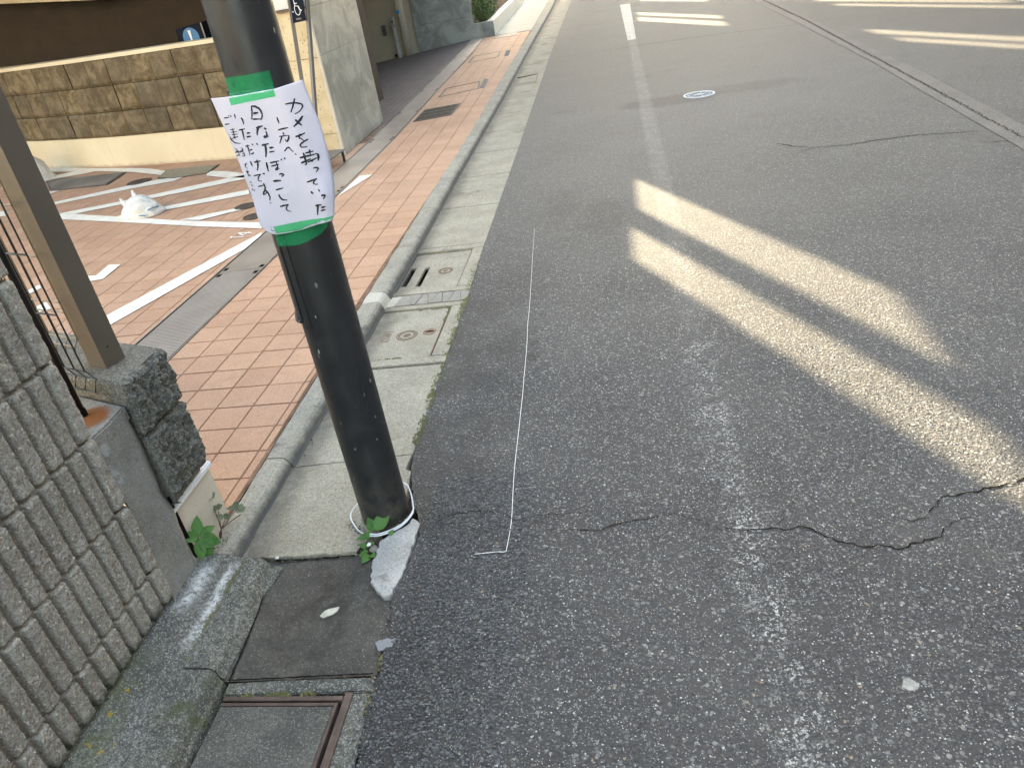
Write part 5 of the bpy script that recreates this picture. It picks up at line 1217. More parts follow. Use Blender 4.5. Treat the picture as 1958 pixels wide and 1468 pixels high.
tp = ob('green_tape', poly_surface(D['tape1'], tape_u, .006, .0011), GREEN_TAPE, smooth=True); tag(tp, 'upper strip of green tape, across the top edge of the notice', 'tape', 'green tape strips holding the notice')
tp = ob('green_tape', poly_surface(D['tape2'], tape_u, .006, .0011), GREEN_TAPE, smooth=True); tag(tp, 'lower wrinkled strip of green tape, under the notice', 'tape', 'green tape strips holding the notice')

# white cord looped round the pole foot
ring = [(-.735, 1.80, .055), (-.722, 1.775, .045), (-.712, 1.745, .030), (-.706, 1.715, .022), (-.714, 1.690, .017), (-.730, 1.662, .015), (-.752, 1.642, .015), (-.775, 1.628, .015), (-.800, 1.622, .014), (-.830, 1.628, .014), (-.857, 1.646, .014), (-.880, 1.672, .015), (-.900, 1.702, .017), (-.905, 1.727, .022), (-.893, 1.750, .030), (-.877, 1.770, .040), (-.85, 1.81, .05), (-.80, 1.835, .055), (-.76, 1.82, .055), (-.735, 1.80, .055)]
def smooth_path(P, n=4):
    P = [Vector(p) for p in P]; out = []
    for i in range(len(P)-1):
        p0_, p1_, p2_, p3_ = P[max(i-1, 0)], P[i], P[i+1], P[min(i+2, len(P)-1)]
        for k in range(n):
            t = k/n; out.append(.5*((2*p1_)+(-p0_+p2_)*t+(2*p0_-5*p1_+4*p2_-p3_)*t*t+(-p0_+3*p1_-3*p2_+p3_)*t**3))
    out.append(P[-1]); return out
wr = empty('cord_loop', (-.80, 1.64, .015), 'loop of white cord lying round the foot of the black pole', 'cord'); ob('strand', tube(smooth_path(ring), .0022, 8), WHITE_WIRE, wr, smooth=True)
r2 = [(p[0]*1.0+.0, p[1]+.0045, p[2]+.003) for p in ring[3:10]]
ob('strand', tube(smooth_path(r2), .0021, 8), WHITE_WIRE, wr, smooth=True)
# white string on the asphalt
st0 = [Vector((p[0], p[1], .0075)) for p in D['string']]; st = [tuple(p) for p in resample(st0, .11)]
st = [(x+.0035*noise.noise(Vector((x*20, y*7, 3))), y, .0078+.004*max(0, noise.noise(Vector((x*9, y*5, 8))))) for x, y, _z in st]
o = ob('white_string', tube(smooth_path(st, 4), [.0005+.0006*min(1, k/(len(st)*2.4)) for k in range((len(st)-1)*4+1)], 6), SIGN_WHITE, smooth=True); tag(o, 'thin white string lying on the asphalt with a short bent end', 'string')

# ================================================================== SMALL LITTER
def flake(name, poly, z, h, mat, label, cat):
    c = (sum(p[0] for p in poly)/len(poly), sum(p[1] for p in poly)/len(poly))
    bm = bmesh.new(); b = [bm.verts.new((p[0], p[1], z)) for p in poly]; t = [bm.verts.new((p[0]+(c[0]-p[0])*.06, p[1]+(c[1]-p[1])*.06, z+h+noise.noise(Vector((p[0]*80, p[1]*80, 0)))*.0015)) for p in poly]
    tc = bm.verts.new((c[0], c[1], z+h*1.2)); n = len(poly)
    for i in range(n): bm.faces.new((b[i], b[(i+1) % n], t[(i+1) % n], t[i])); bm.faces.new((t[i], t[(i+1) % n], tc))
    o = ob(name, bm_mesh(bm), mat); tag(o, label, cat); return o
flake('mortar_flake', [(-.880, 1.335), (-.872, 1.352), (-.860, 1.360), (-.848, 1.362), (-.834, 1.366), (-.836, 1.352), (-.845, 1.340), (-.858, 1.334), (-.868, 1.328)], -.002, .003, M_simple('cream_flake', (.58, .55, .46), .8, .2, var=.15, vscale=50), 'cream oval mortar flake stuck on the dark patch before the pole', 'flake')
flake('grey_scrap', [(-.700, 1.238), (-.690, 1.247), (-.681, 1.246), (-.672, 1.252), (-.655, 1.248), (-.648, 1.252), (-.650, 1.240), (-.652, 1.224), (-.666, 1.222), (-.672, 1.214), (-.684, 1.212), (-.692, 1.226)], .006, .0015, M_simple('grey_scrap_film', (.22, .23, .25), .5, .4), 'flat jagged grey scrap on the seam of patch and asphalt', 'scrap')
flake('white_paint_spot', [(.476, 1.10), (.484, 1.118), (.496, 1.122), (.506, 1.112), (.512, 1.104), (.503, 1.092), (.488, 1.090)], .006, .0012, M_simple('chalky_spot', (.30, .30, .28), .9, .1, var=.3, vscale=90), 'small pale chalky spot on the asphalt at the lower right', 'spot')
rp = random.Random(5)
def pebble(x, y, z, r, mat, name, label, cat='pebble', group=None):
    bm = bmesh.new(); bmesh.ops.create_icosphere(bm, subdivisions=2, radius=r)
    for v_ in bm.verts: v_.co *= 1+noise.noise(v_.co*90/ (r*100)+Vector((x*9, y*9, 0)))*.3; v_.co.z *= .6
    for v_ in bm.verts: v_.co += Vector((x, y, z+r*.45))
    o = ob(name, bm_mesh(bm), mat, smooth=True); tag(o, label, cat, group); return o
PEB = M_simple('pale_pebble', (.62, .60, .54), .7, .3, var=.1)
pebble(-1.083, 1.552, .006, .006, PEB, 'pebble', 'small white pebble at the broken gutter slab edge by the kerb')
pebble(-.812, 1.588, .010, .007, SIGN_WHITE, 'pebble', 'small white pebble among the leaves under the pole')
pebble(-.795, 1.575, .002, .013, M_simple('grey_pebble', (.22, .21, .18), .7, .3), 'pebble', 'flat grey pebble in the hole before the pole')

# ================================================================== PLANTS
def leaf_bm(bm, base, tip, width, curl=.15, side=None, n=5):
    base, tip = Vector(base), Vector(tip); ax = tip-base; L = ax.length; a = ax.normalized()
    s = a.cross(side or Vector((0, 0, 1)))
    if s.length < .1: s = a.cross(Vector((0, 1, 0)))
    s.normalize(); nrm = s.cross(a); rows = []
    for i in range(n+1):
        t = i/n; wv = width*math.sin(math.pi*min(1, t**.75*.93+.06))*(1.0 if i < n else .05)/2; c = base+a*L*t-nrm*curl*L*t*t
        rows.append((bm.verts.new(c+s*wv+nrm*wv*.28), bm.verts.new(c), bm.verts.new(c-s*wv+nrm*wv*.28)))
    for A, B in zip(rows, rows[1:]):
        bm.faces.new((A[0], A[1], B[1], B[0])); bm.faces.new((A[1], A[2], B[2], B[1]))
def plant(name, label, root, stems, leaves, mat, cat='weed', sr=.0013, curl=.15, k=1.22):
    rv_ = Vector(root); sc_ = lambda p: tuple(rv_+(Vector(p)-rv_)*k)
    stems = [[sc_(p) for p in s] for s in stems]; leaves = [(sc_(l[0]), sc_(l[1]), l[2]*k*1.1, *l[3:]) for l in leaves]
    t = empty(name, root, label, cat)
    bm = bmesh.new()
    for s in stems: tube(smooth_path([root]+s, 3), sr, 6, bm=bm)
    ob('stem', bm_mesh(bm), STEM, t)
    for (b, tp_, w_, *sd) in leaves:
        bm = bmesh.new(); leaf_bm(bm, b, tp_, w_, curl, Vector(sd[0]) if sd else None); ob('leaf', bm_mesh(bm), mat, t, smooth=True)
# towards the camera the leaves show their faces
T_ = (.45, -.5, .75)
plant('young_weed', 'young weed with broad dark green leaves in the corner by the rendered wall end', (-1.272, 1.507, .075),
      [[(-1.270, 1.512, .10), (-1.266, 1.512, .128)]],
      [((-1.267, 1.513, .130), (-1.270, 1.540, .165), .024, T_), ((-1.266, 1.510, .128), (-1.287, 1.478, .150), .026, T_), ((-1.264, 1.512, .126), (-1.240, 1.548, .128), .022, T_),
       ((-1.262, 1.508, .122), (-1.222, 1.520, .098), .034, T_), ((-1.264, 1.506, .120), (-1.258, 1.480, .078), .026, T_), ((-1.264, 1.508, .118), (-1.240, 1.500, .075), .024, T_), ((-1.266, 1.513, .128), (-1.262, 1.520, .140), .010, T_),
       ((-1.266, 1.508, .126), (-1.274, 1.500, .118), .012, T_), ((-1.262, 1.510, .09), (-1.250, 1.496, .070), .014, T_)], LEAF)
lv = []; st_ = []
rs = random.Random(21)
for (cx_, cy_, cz_) in ((-1.288, 1.648, .138), (-1.276, 1.640, .112), (-1.252, 1.668, .088), (-1.236, 1.662, .082), (-1.262, 1.632, .090)):
    st_.append([(-1.266, 1.610, .07), (cx_, cy_, cz_-.01)])
    for k in range(5):
        a = rs.uniform(0, 6.28); q = (cx_+.018*math.cos(a), cy_+.018*math.sin(a)*.8, cz_+rs.uniform(-.004, .014)); lv.append(((cx_, cy_, cz_), q, rs.uniform(.010, .015), T_))
plant('grey_green_weed', 'dull grey-green weed with small round leaves against the cream plinth', (-1.270, 1.598, .05), st_, lv, LEAF_DULL, curl=.05)
lv = [((-.812, 1.632, .012), (-.822, 1.655, .045), .022, T_), ((-.806, 1.634, .018), (-.768, 1.665, .052), .030, T_), ((-.810, 1.628, .012), (-.842, 1.598, .022), .016, T_),
      ((-.770, 1.622, .010), (-.758, 1.630, .018), .010, T_), ((-.812, 1.585, .004), (-.832, 1.582, .022), .014, T_), ((-.806, 1.570, .004), (-.826, 1.556, .008), .018, T_), ((-.806, 1.566, .004), (-.812, 1.535, .008), .020, T_),
      ((-.800, 1.564, .004), (-.786, 1.552, .008), .016, T_), ((-.815, 1.59, .003), (-.800, 1.598, .012), .016, T_)]
plant('pole_foot_weed', 'small bright green weed growing at the front foot of the black pole', (-.806, 1.600, .002), [[(-.808, 1.62, .010), (-.808, 1.632, .018)], [(-.806, 1.585, .004), (-.806, 1.568, .004)]], lv, LEAF)
hole = ob('slab_hole', sheet([(-.845, 1.56), (-.838, 1.585), (-.822, 1.60), (-.80, 1.605), (-.786, 1.59), (-.788, 1.57), (-.80, 1.556), (-.825, 1.552)], .0078), M_simple('damp_soil', (.035, .028, .02), 1, 0, var=.3, vscale=80, bump=.002), gutter)

# ================================================================== CURVED WALL OF THE COURT
CW = [(-12, 11.4), (-9, 9.5), (-7.6, 8.70), (-6.53, 8.10), (-6.14, 7.93), (-5.365, 7.62), (-4.62, 7.40), (-3.77, 7.18), (-3.3, 7.08), (-2.96, 7.00)]
cwp = smooth_path([(a, b, 0) for a, b in CW], 8)
# even stations
def stations(P, step):
    out = [P[0]]; acc = 0
    for a, b in zip(P, P[1:]):
        L = (b-a).length
        while acc+L >= step:
            t = (step-acc)/L; a = a.lerp(b, t); out.append(a.copy()); L = (b-a).length; acc = 0
        acc += L
    out.append(P[-1]); return out
cst = stations(list(reversed(cwp)), .29)
cw = empty('curved_court_wall', (-4.6, 7.4, .05), 'low curved wall clad in brown stone above a cream base, at the back of the court', 'wall')
def wall_band(P, z0, z1, off0, off1, name, mat):
    bm = bmesh.new(); rows = []
    for i, p in enumerate(P):
        d = (P[min(i+1, len(P)-1)]-P[max(i-1, 0)]).normalized(); n = Vector((-d.y, d.x, 0))
        if n.y > 0: n = -n
        rows.append([bm.verts.new((p.x+n.x*o_, p.y+n.y*o_, z)) for o_, z in ((off1, z0), (off0, z0), (off0, z1), (off1, z1))])
    for A, B in zip(rows, rows[1:]):
        for k in range(4): bm.faces.new((A[k], A[(k+1) % 4], B[(k+1) % 4], B[k]))
    bm.faces.new(rows[0]); bm.faces.new(rows[-1]); return ob(name, bm_mesh(bm), mat, cw)
wall_band(cwp, .03, .352, 0, -.18, 'cream_base', CREAM_WALL)
wall_band(cwp, .3525, 1.083, -.012, -.18, 'core', M_simple('cladding_joint', (.06, .045, .03), .95, .1))
wall_band(cwp, 1.0835, 1.118, .012, -.2, 'coping', CREAM_WALL)
rows_z = [(.356, .594), (.600, .838), (.844, 1.082)]
srn = random.Random(31)
stone_m = {}
def clad_mesh(seed, wd, ht):
    nu, nz_ = 9, 8; V = []; F = []
    for j in range(nz_+1):
        for i in range(nu+1):
            u = wd*(i/nu-.5); z = ht*j/nz_; e = min(1, min(min(i, nu-i)/1.0, min(j, nz_-j)/1.0))
            V.append((u, -.002-.018*e-noise.noise(Vector((u*14+seed*3, z*14, seed)))*.010*e-noise.noise(Vector((u*50, z*50, seed)))*.004*e, z))
    for j in range(nz_):
        for i in range(nu): a = j*(nu+1)+i; F.append((a, a+1, a+nu+2, a+nu+1))
    me = mesh(V, F); me.materials.append(STONE_CLAD); me.polygons.foreach_set('use_smooth', [False]*len(me.polygons)); return me
clads = [clad_mesh(s, .284, .238) for s in range(6)]
for i, (a, b) in enumerate(zip(cst, cst[1:])):
    if i > 30: break
    mid = (a+b)/2; d = (a-b).normalized(); ang = math.atan2(d.y, d.x)
    for z0, z1 in rows_z:
        o = bpy.data.objects.new('stone', srn.choice(clads)); COL.objects.link(o); o.parent = cw; o.matrix_parent_inverse = Matrix.Translation(-cw.location)
        o.location = (mid.x+d.y*.0, mid.y, z0); o.rotation_euler = (R(srn.uniform(-1.2, 1.2)), 0, ang+R(srn.uniform(-1.6, 1.6)))
        nrm_ = Vector((d.y, -d.x, 0)); o.location = o.location+nrm_*srn.uniform(-.008, .006)
# dark board with the exclamation sign behind the wall
sg = empty('exclamation_sign', (-4.34, 8.3, 0), 'blue round sign with a white exclamation mark on a dark board behind the curved wall', 'sign')
ob('board', mesh([(-4.481, 8.2, 1.207), (-4.194, 8.2, 1.231), (-4.186, 8.2, .30), (-4.53, 8.2, .30), (-4.45, 8.30, 1.215), (-4.165, 8.30, 1.238), (-4.155, 8.30, .30), (-4.5, 8.30, .30)],
   [(3, 2, 1, 0), (0, 1, 5, 4), (1, 2, 6, 5), (4, 5, 6, 7), (0, 4, 7, 3)]), SIGN_DARK, sg)
ob('board_edge', mesh([(-4.194, 8.197, 1.231), (-4.178, 8.197, 1.232), (-4.170, 8.197, .30), (-4.186, 8.197, .30)], [(0, 3, 2, 1)]), GREY_POLE, sg)
def vdisc(cx, cz, y, rx, rz, n=36): return mesh([(cx+rx*math.cos(2*math.pi*k/n), y, cz+rz*math.sin(2*math.pi*k/n)) for k in range(n)], [tuple(range(n))])
ob('disc', vdisc(-4.332, 1.112, 8.193, .090, .092), SIGN_BLUE, sg)
ob('exclamation_mark', mesh([(-4.352, 8.190, 1.178), (-4.318, 8.190, 1.180), (-4.326, 8.190, 1.085), (-4.341, 8.190, 1.085)], [(0, 3, 2, 1)]), SIGN_WHITE, sg)
ob('exclamation_mark', vdisc(-4.331, 1.052, 8.190, .015, .016, 18), SIGN_WHITE, sg)

# ================================================================== GATE PILLAR
pil = empty('granite_pillar', (-2.7, 7.3, .05), 'granite pillar with a buff front and a grey street face, beside the driveway', 'pillar')
ob('core', box(-2.955, -2.475, 6.675, 7.965, .0, 2.5), JOINT, pil)
zb = [.05, .25, .87, 1.30, 1.95, 2.5]
zb2 = [.05, .29, .876, 1.25, 1.9, 2.5]
for a, b in zip(zb, zb[1:]): ob('buff_panel', box(-2.965, -2.478, 6.650, 6.674, a+.002, b-.002, .001), BUFF if a > .06 else make_granite('mottled_base', (.34, .28, .17), (.46, .38, .24), (.2, .17, .11)) if False else BUFF, pil)
ob('corner_trim', box(-2.476, -2.4525, 6.645, 6.675, .05, 2.5, .002), M_simple('buff_trim', (.60, .54, .44), .5, .4, var=.05), pil)
for a, b in zip(zb2, zb2[1:]):
    for (ya, yb) in (((6.677, 7.22), (7.223, 7.985)) if a not in (.29,) else ((6.677, 7.45), (7.453, 7.985))):
        ob('granite_panel', box(-2.474, -2.4535, ya, yb, a+.0015, b-.0015, .001), GRANITE, pil)
ob('rear_face', box(-2.955, -2.4535, 7.9865, 8.005, .03, 2.5), GRANITE, pil)
nf = empty('notice_frame', (-2.52, 6.64, 1.24), 'pale framed notice case hung on the buff pillar face, behind the sign stand', 'notice case')
ob('frame', box(-2.72, -2.47, 6.618, 6.649, 1.242, 1.262, .002), RUST_STEEL, nf)
ob('frame', box(-2.412, -2.395, 6.618, 6.649, 1.262, 1.75, .002), GREY_POLE, nf) if False else None
ob('case', box(-2.715, -2.47, 6.622, 6.648, 1.262, 1.75, .002), M_simple('pale_case', (.62, .60, .56), .35, .5, var=.1), nf)
nf.children[0].scale = (1, 1, 1)
# ================================================================== A-SIGN STAND
sd_ = empty('wheelchair_sign_stand', (-2.5, 6.35, .05), 'two-legged sign stand with a dark wheelchair panel on a grey base plate', 'sign')
b1, b2 = Vector((-2.60, 6.30, .15)), Vector((-2.545, 6.27, .15))
t1, t2 = Vector((-2.470, 6.375, 1.40)), Vector((-2.368, 6.375, 1.165))
e2 = b2+(t2-b2)*(1.25/1.015)
for a, b in ((b1, t1), (b2, e2)):
    ob('leg', tube([a, b], .019, 4), GREY_POLE, sd_)
ob('base_plate', prism([(-2.72, 6.50), (-2.36, 6.43), (-2.385, 6.00), (-2.74, 6.08)], .142, .152, .002), GREY_PLATE, sd_)
for q in ((-2.38, 6.40), (-2.40, 6.03), (-2.70, 6.45), (-2.70, 6.10)): ob('foot', tube([(q[0], q[1], .052), (q[0], q[1], .142)], .012, 8), BLACK_WIRE, sd_)
ob('sign_panel', mesh([(-2.452, 6.352, 1.42), (-2.345, 6.352, 1.42), (-2.380, 6.345, 1.168), (-2.486, 6.345, 1.163), (-2.452, 6.362, 1.42), (-2.345, 6.362, 1.42), (-2.380, 6.355, 1.168), (-2.486, 6.355, 1.163)], [(3, 2, 1, 0), (4, 5, 6, 7), (0, 1, 5, 4), (1, 2, 6, 5), (2, 3, 7, 6), (3, 0, 4, 7)]), SIGN_DARK, sd_)
def vstroke(P, wd, y, name, mat, parent):
    V = []; F = []
    P = [Vector(p) for p in P]
    for i, p in enumerate(P):
        d = (P[min(i+1, len(P)-1)]-P[max(i-1, 0)]).normalized(); n = Vector((-d.y, d.x))*wd/2
        V += [(p.x+n.x, y, p.y+n.y), (p.x-n.x, y, p.y-n.y)]
        if i: F.append((2*i-2, 2*i-1, 2*i+1, 2*i))
    return ob(name, mesh(V, F), mat, parent)
WCX, WCZ = -2.424, 1.250
vstroke([(WCX+.021*math.cos(R(a)), WCZ+.036*math.sin(R(a))) for a in range(110, 425, 15)], .0045, 6.343, 'wheelchair_symbol', SIGN_WHITE, sd_)
vstroke([(WCX-.012, WCZ+.070), (WCX-.009, WCZ+.030), (WCX+.012, WCZ+.026), (WCX+.019, WCZ+.002), (WCX+.029, WCZ-.003)], .0055, 6.3425, 'wheelchair_symbol', SIGN_WHITE, sd_)
vstroke([(WCX-.010, WCZ+.048), (WCX+.010, WCZ+.046)], .005, 6.342, 'wheelchair_symbol', SIGN_WHITE, sd_)
for u in (-.038, .030):
    vstroke([(WCX+u-.003, WCZ-.012), (WCX+u+.003, WCZ-.004)], .006, 6.342, 'arrow_mark', SIGN_WHITE, sd_)
for k in range(4): vstroke([(-2.450+k*.0105, 1.187), (-2.4425+k*.0105, 1.1885)], .014, 6.3415, 'small_lettering', GREY_POLE, sd_)

# ================================================================== DRIVEWAY
rv = [(lerp(STRIP_L, y)-.002, y, .050) for y in (7.5, 9.8, 12.6, 15.2)]
rampo = ob('driveway_ramp', mesh(rv+[(-9.0, y, -.48) for y in (7.5, 9.8, 12.6, 15.2)], [(0, 1, 5, 4), (1, 2, 6, 5), (2, 3, 7, 6)]), RAMP_MAT); tag(rampo, kind='structure')
if rampo.data.polygons[0].normal.z < 0: rampo.data.flip_normals()
gw = empty('driveway_granite_wall', (-3.1, 15.2, 0), 'grey-green granite wall panels at the far side of the driveway', 'wall')
for (xa, xb, za, zb_) in ((-3.668, -2.60, -.2, .42), (-3.668, -2.60, .423, 1.1), (-3.668, -2.60, 1.103, 2.5)):
    me = mesh([(xa, 15.2, za), (xb, 15.2, za), (xb+.05 if zb_ > 1 else xb+.02, 15.2, zb_), (xa, 15.2, zb_), (xa, 15.45, za), (xb, 15.45, za), (xb+.05 if zb_ > 1 else xb+.02, 15.45, zb_), (xa, 15.45, zb_)],
              [(0, 1, 2, 3), (1, 5, 6, 2), (4, 0, 3, 7), (3, 2, 6, 7), (0, 4, 5, 1)]); ob('granite_panel', me, GRANITE, gw)
cwl = ob('driveway_cream_wall', box(-9, -3.669, 15.26, 15.5, -.6, 2.5), M_simple('beige_wall', (.42, .36, .27), .7, .3, var=.04)); tag(cwl, 'plain beige wall at the back of the driveway, left of the granite', 'wall')
pp = empty('white_drainpipe', (-3.86, 15.15, 0), 'thick off-white vertical pipe with a blue tag in the driveway', 'pipe')
ob('pipe', tube([(-3.855, 15.12, -.12), (-3.855, 15.12, 2.5)], .068, 20), M_simple('offwhite_pipe', (.55, .50, .42), .5, .4, var=.05), pp, smooth=True)
ob('blue_tag', tube([(-3.895, 15.06, .70), (-3.898, 15.045, .70)], .036, 16), M_simple('tag_blue', (.03, .25, .55), .4, .5), pp)
lp = empty('shutter_lock_post', (-4.0, 15.1, 0), 'slim grey post with a metal latch beside the white pipe', 'post')
ob('post', box(-4.045, -3.985, 15.06, 15.12, -.15, .47, .003), M_simple('post_grey', (.42, .42, .40), .5, .4), lp)
ob('latch', box(-4.05, -3.98, 15.03, 15.11, .475, .64, .01, 2), STEEL, lp); ob('latch_knob', tube([(-4.02, 15.02, .56), (-4.02, 15.0, .56)], .016, 10), BLACK_WIRE, lp)
ob('wheel', tube([(-4.10, 15.10, -.02), (-4.10, 15.13, -.02)], .03, 12), BLACK_WIRE, lp)
jb = empty('wall_box', (-4.265, 15.24, .42), 'small dark grey box mounted on the beige driveway wall', 'box')
ob('body', box(-4.30, -4.23, 15.215, 15.259, .335, .51, .004), M_simple('box_grey', (.10, .10, .095), .5, .4), jb); ob('lid_seam', box(-4.3005, -4.2295, 15.213, 15.2145, .43, .434), BLACK_WIRE, jb)
# planter and shrub
pl = empty('granite_planter', (-2.4, 15.8, .05), 'low granite planter wall with a pale street side, holding the green shrub', 'planter')
ob('front_wall', prism([(-2.60, 15.21), (-2.205, 15.26), (-2.215, 15.40), (-2.60, 15.36)], -.02, .295, .004), GRANITE, pl)
sidep = [(-2.215, 15.265), (-2.205, 15.27), (-2.46, 23.0), (-2.60, 23.0), (-2.36, 15.41)]
ob('side_wall', prism([(-2.204, 15.263), (-2.45, 23.2), (-2.60, 23.2), (-2.345, 15.41), (-2.216, 15.402)], -.02, .2945, .003), M_simple('pale_granite_side', (.50, .50, .47), .5, .4, var=.06, vscale=3), pl)
ob('soil', sheet([(-2.60, 15.37), (-2.345, 15.42), (-2.60, 23.0), (-5, 23.0), (-5, 15.5)], .22), M_simple('planter_soil', (.06, .04, .025), .95, .1, var=.3, vscale=20), pl)
def shrub(cx, cy, cz, rx, ry, rz, n, seed, label, group=None, lf=.035):
    t = empty('shrub', (cx, cy, cz-rz), label, 'shrub', group); rnd = random.Random(seed); V = []; F = []
    for _ in range(n):
        while True:
            p = Vector((rnd.uniform(-1, 1), rnd.uniform(-1, 1), rnd.uniform(-1, 1)))
            if p.length <= 1 and p.length > .35*rnd.random(): break
        k = 1+.25*noise.noise(p*3+Vector((seed, 0, 0)))
        c = Vector((cx+p.x*rx*k, cy+p.y*ry*k, cz+p.z*rz*k)); a = Vector((rnd.gauss(0, 1), rnd.gauss(0, 1), rnd.gauss(0, .6)+.3)).normalized(); s = a.cross(Vector((rnd.gauss(0, 1), rnd.gauss(0, 1), rnd.gauss(0, 1)))).normalized()
        L = lf*rnd.uniform(.6, 1.2); b = len(V); V += [tuple(c), tuple(c+a*L*.5+s*L*.3), tuple(c+a*L), tuple(c+a*L*.5-s*L*.3)]; F.append((b, b+1, b+2, b+3))
    fo = ob('crown', mesh(V, F), SHRUB, t); bm = bmesh.new()
    for k in range(7):
        a = rnd.uniform(0, 6.28); tube([(cx, cy, cz-rz-.05), (cx+rx*.3*math.cos(a), cy+ry*.3*math.sin(a), cz-rz*.3), (cx+rx*.7*math.cos(a), cy+ry*.7*math.sin(a), cz+rz*.4)], [.012, .008, .003], 6, bm=bm)
    ob('trunk', bm_mesh(bm), STEM, t)
shrub(-2.50, 15.78, .52, .26, .32, .33, 2600, 3, 'clipped green shrub nearest in the planter beyond the granite wall', 'shrubs in the planter')
shrub(-2.56, 16.7, .50, .28, .5, .30, 2600, 4, 'reddish green shrub behind the nearest one, along the pale planter side', 'shrubs in the planter')
shrub(-2.72, 17.9, .50, .28, .6, .30, 2600, 5, 'third green shrub, farthest up the planter at the picture top', 'shrubs in the planter')
fw = ob('far_sidewalk', sheet([(-2.204, 15.25), (lerp(KERB_BACK, 15.2)-.004, 15.2), (lerp(KERB_BACK, 22)-.004, 22), (lerp(KERB_BACK, 60)-.004, 60), (-3.6, 60), (-2.45, 23.2)], .0505), FAR_WALK); tag(fw, kind='structure')
for y in (16.4, 17.8, 19.2, 20.6): ob('walk_joint', mesh([(-2.204-.031*(y-15.25)+.01, y, .052), (lerp(KERB_BACK, y), y+.06, .052), (lerp(KERB_BACK, y), y+.078, .052), (-2.204-.031*(y-15.25)+.01, y+.015, .052)], [(0, 1, 2, 3)]), GROUT, fw)

# ================================================================== PLASTIC BAGS
def bag(cx, cy, r, h, seed, label, handles):
    t = empty('plastic_bag', (cx, cy, .055), label, 'bag'); bm = bmesh.new(); bmesh.ops.create_icosphere(bm, subdivisions=5, radius=1)
    for v_ in bm.verts:
        d = v_.co.normalized(); k = 1+.14*noise.noise(d*1.5+Vector((seed, 0, 0)))+.035*noise.ridged_multi_fractal(d*2.4+Vector((0, seed, 0)), 1.0, 2.0, 4, 1.0, 2.0)-.04
        x, y, z = d*k
        z = z*h if z > 0 else max(z*h, -.03)*0.3
        fl = 1.08 if z < .02 else 1.0
        v_.co = Vector((cx+x*r*fl, cy+y*r*.85*fl, .062+z))
    ob('body', bm_mesh(bm), BAG, t, smooth=True)
    for hp in handles:
        bm = bmesh.new(); tube([(cx+p[0], cy+p[1], .06+p[2]) for p in hp], [.03, .018, .008][:len(hp)], 8, bm=bm); ob('handle', bm_mesh(bm), BAG, t, smooth=True)
    return t
b_ = bag(-3.76, 5.46, .152, .135, 4, 'tied white plastic bag lying alone on the tiles among the white stripes', [[(-.09, .0, .06), (-.14, .02, .10), (-.165, .035, .13)], [(-.05, .06, .10), (-.07, .085, .135), (-.08, .095, .17)]])
for pts in ([(-3.72, 5.345, .078), (-3.69, 5.325, .083), (-3.655, 5.318, .080)], [(-3.64, 5.36, .11), (-3.61, 5.39, .115), (-3.585, 5.43, .112)]):
    ob('blue_print', tube(smooth_path(pts), .005, 6), M_simple('bag_print', (.10, .18, .26), .5, .3), b_)
bag(-6.24, 7.42, .26, .30, 9, 'larger white bag mostly hidden behind the bronze post, by the cream wall foot', [])

# ================================================================== ROAD MANHOLE
mh = empty('painted_manhole', (.70, 7.44, .006), 'small round manhole cover with worn white paint, in the near lane', 'manhole')
ob('rim', disc_ring(.70, 7.44, .006, .122, .142, .005, 48), M_simple('white_rim_paint', (.62, .64, .66), .95, .08, var=.08, vscale=40), mh)
ob('lid', disc(.70, 7.44, .0, .008, .1215, 40), M_simple('iron_lid', (.13, .13, .13), .95, .08, var=.3, vscale=60), mh)
WP = M_simple('lid_white_paint', (.50, .52, .54), .95, .08, var=.15, vscale=60)
ob('raised_ring', disc_ring(.70, 7.44, .0082, .030, .042, .003, 32), WP, mh); ob('raised_ring', disc_ring(.70, 7.44, .0082, .098, .105, .003, 40), WP, mh)
for k in range(10):
    a = 2*math.pi*k/10; ca, sa = math.cos(a), math.sin(a)
    P4 = [(.70+ca*r_-sa*w_, 7.44+sa*r_+ca*w_) for r_, w_ in ((.043, -.003), (.097, -.006), (.097, .006), (.043, .003))]
    if k % 10 not in (3, 7): ob('raised_rib', prism(P4, .0082, .0108), WP, mh)
ob('centre_boss', disc(.70, 7.44, .0082, .012, .018, 20), WP, mh)

# ================================================================== GARAGE, AND UNSEEN BUILDINGS ADDED TO SHADE THE STREET
def open_wall(x0, x1, y0, y1, z0, z1, holes, name, mat, parent, axis='y'):
    """slab with rectangular openings; holes are (ya, yb, za, zb)"""
    ys = sorted({y0, y1, *[h[0] for h in holes], *[h[1] for h in holes]}); bm = bmesh.new()
    for a, b in zip(ys, ys[1:]):
        spans = sorted([(h[2], h[3]) for h in holes if h[0] <= a+1e-6 and b-1e-6 <= h[1]]); z = z0
        for s in spans+[(z1, z1)]:
            if s[0] > z+1e-6:
                if axis == 'y': bm_box(bm, x0, x1, a, b, z, s[0])
                else: bm_box(bm, a, b, x0, x1, z, s[0])
            z = s[1]
    return ob(name, bm_mesh(bm), mat, parent)
TG = math.tan(R(SUN_EL)); sx, sy = SUN_DIR.x, -SUN_DIR.y; FX = -2.455
def slot(x0, x1, ya, yb):
    """slot shaped in the added shade wall whose light lands from (x0, ya..yb) to x1 on the road"""
    dy = (x0-FX)/sx*sy; return (ya+dy-.01, yb+dy+.115, (x0-FX)/sx*TG-.0, (x1-FX)/sx*TG+.06)
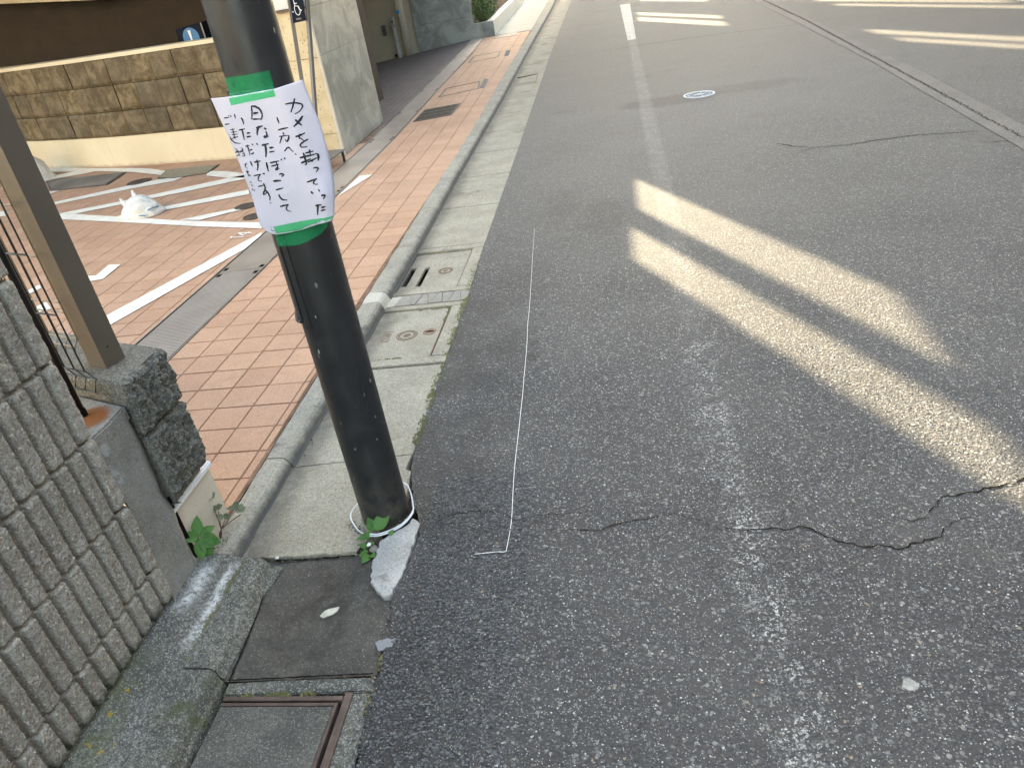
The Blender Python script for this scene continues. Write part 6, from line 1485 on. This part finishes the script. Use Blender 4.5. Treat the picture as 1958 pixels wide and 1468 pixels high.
holes = [slot(.06, 1.02, 4.36, 4.96), slot(.01, 1.00, 3.56, 4.04), slot(.42, 1.60, 15.35, 15.85), slot(.40, 1.55, 14.35, 14.98), slot(2.80, 4.3, 9.44, 9.84), slot(2.85, 4.1, 8.74, 9.06),
         slot(3.05, 4.5, 13.25, 13.60), slot(3.12, 4.5, 12.35, 12.68), slot(.57, 1.7, 18.2, 18.8)]
THK = .05
garage_shade = empty('garage_with_shade_blocks', (-8, 12, 0), 'garage lining behind the court, under unseen walls and blocks added to shade the street', 'building')
open_wall(FX-THK, FX, 8.78, 60, 2.5, 14, holes, 'slotted_shade_wall', PALE_WALL, garage_shade)  # unseen wall added for shade, slots shaped to drop the sun patches
ob('shade_block', box(-16, FX-.002, 6.66, 8.76, 2.51, 9.5), PALE_WALL, garage_shade)  # unseen upper mass, added to keep sun off the court
ob('soffit', box(-16, -2.61, 8.77, 15.6, 2.52, 2.8), GARAGE, garage_shade)
ob('garage_back', box(-16, -2.96, 9.7, 9.9, -.5, 2.51), GARAGE, garage_shade)
ob('garage_side', box(-2.99, -2.957, 7.2, 9.69, -.5, 2.51), GARAGE, garage_shade)
ob('garage_floor', sheet([(-16, 7.3), (-2.99, 7.02), (-2.99, 9.7), (-16, 9.7)], .045), GARAGE, garage_shade)
ob('garage_end', box(-16.2, -16.0, 2, 9.7, -.5, 2.51), GARAGE, garage_shade)
ob('sun_leak_block', box(-14, -6.2, 15.62, 60, 0, 7.3), PALE_WALL, garage_shade)  # unseen, added to stop sun leaking in under the slotted wall
bmx = mesh([(-7.6, 9.25, 1.80), (-5.78, 9.25, 1.60), (-5.78, 9.25, 1.95), (-7.6, 9.25, 2.15), (-7.6, 9.45, 1.80), (-5.78, 9.45, 1.60), (-5.78, 9.45, 1.95), (-7.6, 9.45, 2.15)], [(0, 1, 2, 3), (4, 7, 6, 5), (0, 4, 5, 1), (3, 2, 6, 7), (0, 3, 7, 4), (1, 5, 6, 2)])
ob('ramp_edge_beam', bmx, CREAM_WALL, garage_shade)
# unseen houses added: one bounces warm light, one holds back sky
nb = empty('unseen_bounce_house', (-6, -4, 0), 'pale unseen house added behind the ribbed wall to bounce warm light', 'building')
ob('walls', box(-13, -1.8, -10, -6, 0, 9), PALE_WALL, nb); ob('roof', box(-13.2, -1.6, -10.2, -5.8, 9, 9.2), GREY_POLE, nb)
for k in range(4): ob('window', box(-11+2.3*k, -9.6+2.3*k, -5.998, -5.97, 1.0, 2.3), GLASS_DK, nb)
ac = empty('unseen_sky_block_row', (9, 8, 0), 'dark grey unseen house row added across the street to hold back sky', 'building')
ob('walls', box(6.6, 14, -14, 34, 0, 8), M_simple('dark_grey_facade', (.15, .15, .155), .8, .2), ac); ob('roof', box(6.4, 14.2, -14.2, 34.2, 8, 8.25), GREY_POLE, ac)  # grey walls, dark to cut sky and fill from this side
for k in range(8): ob('window', box(6.57, 6.598, -6+3.8*k, -4.3+3.8*k, 1.0, 2.4), GLASS_DK, ac)
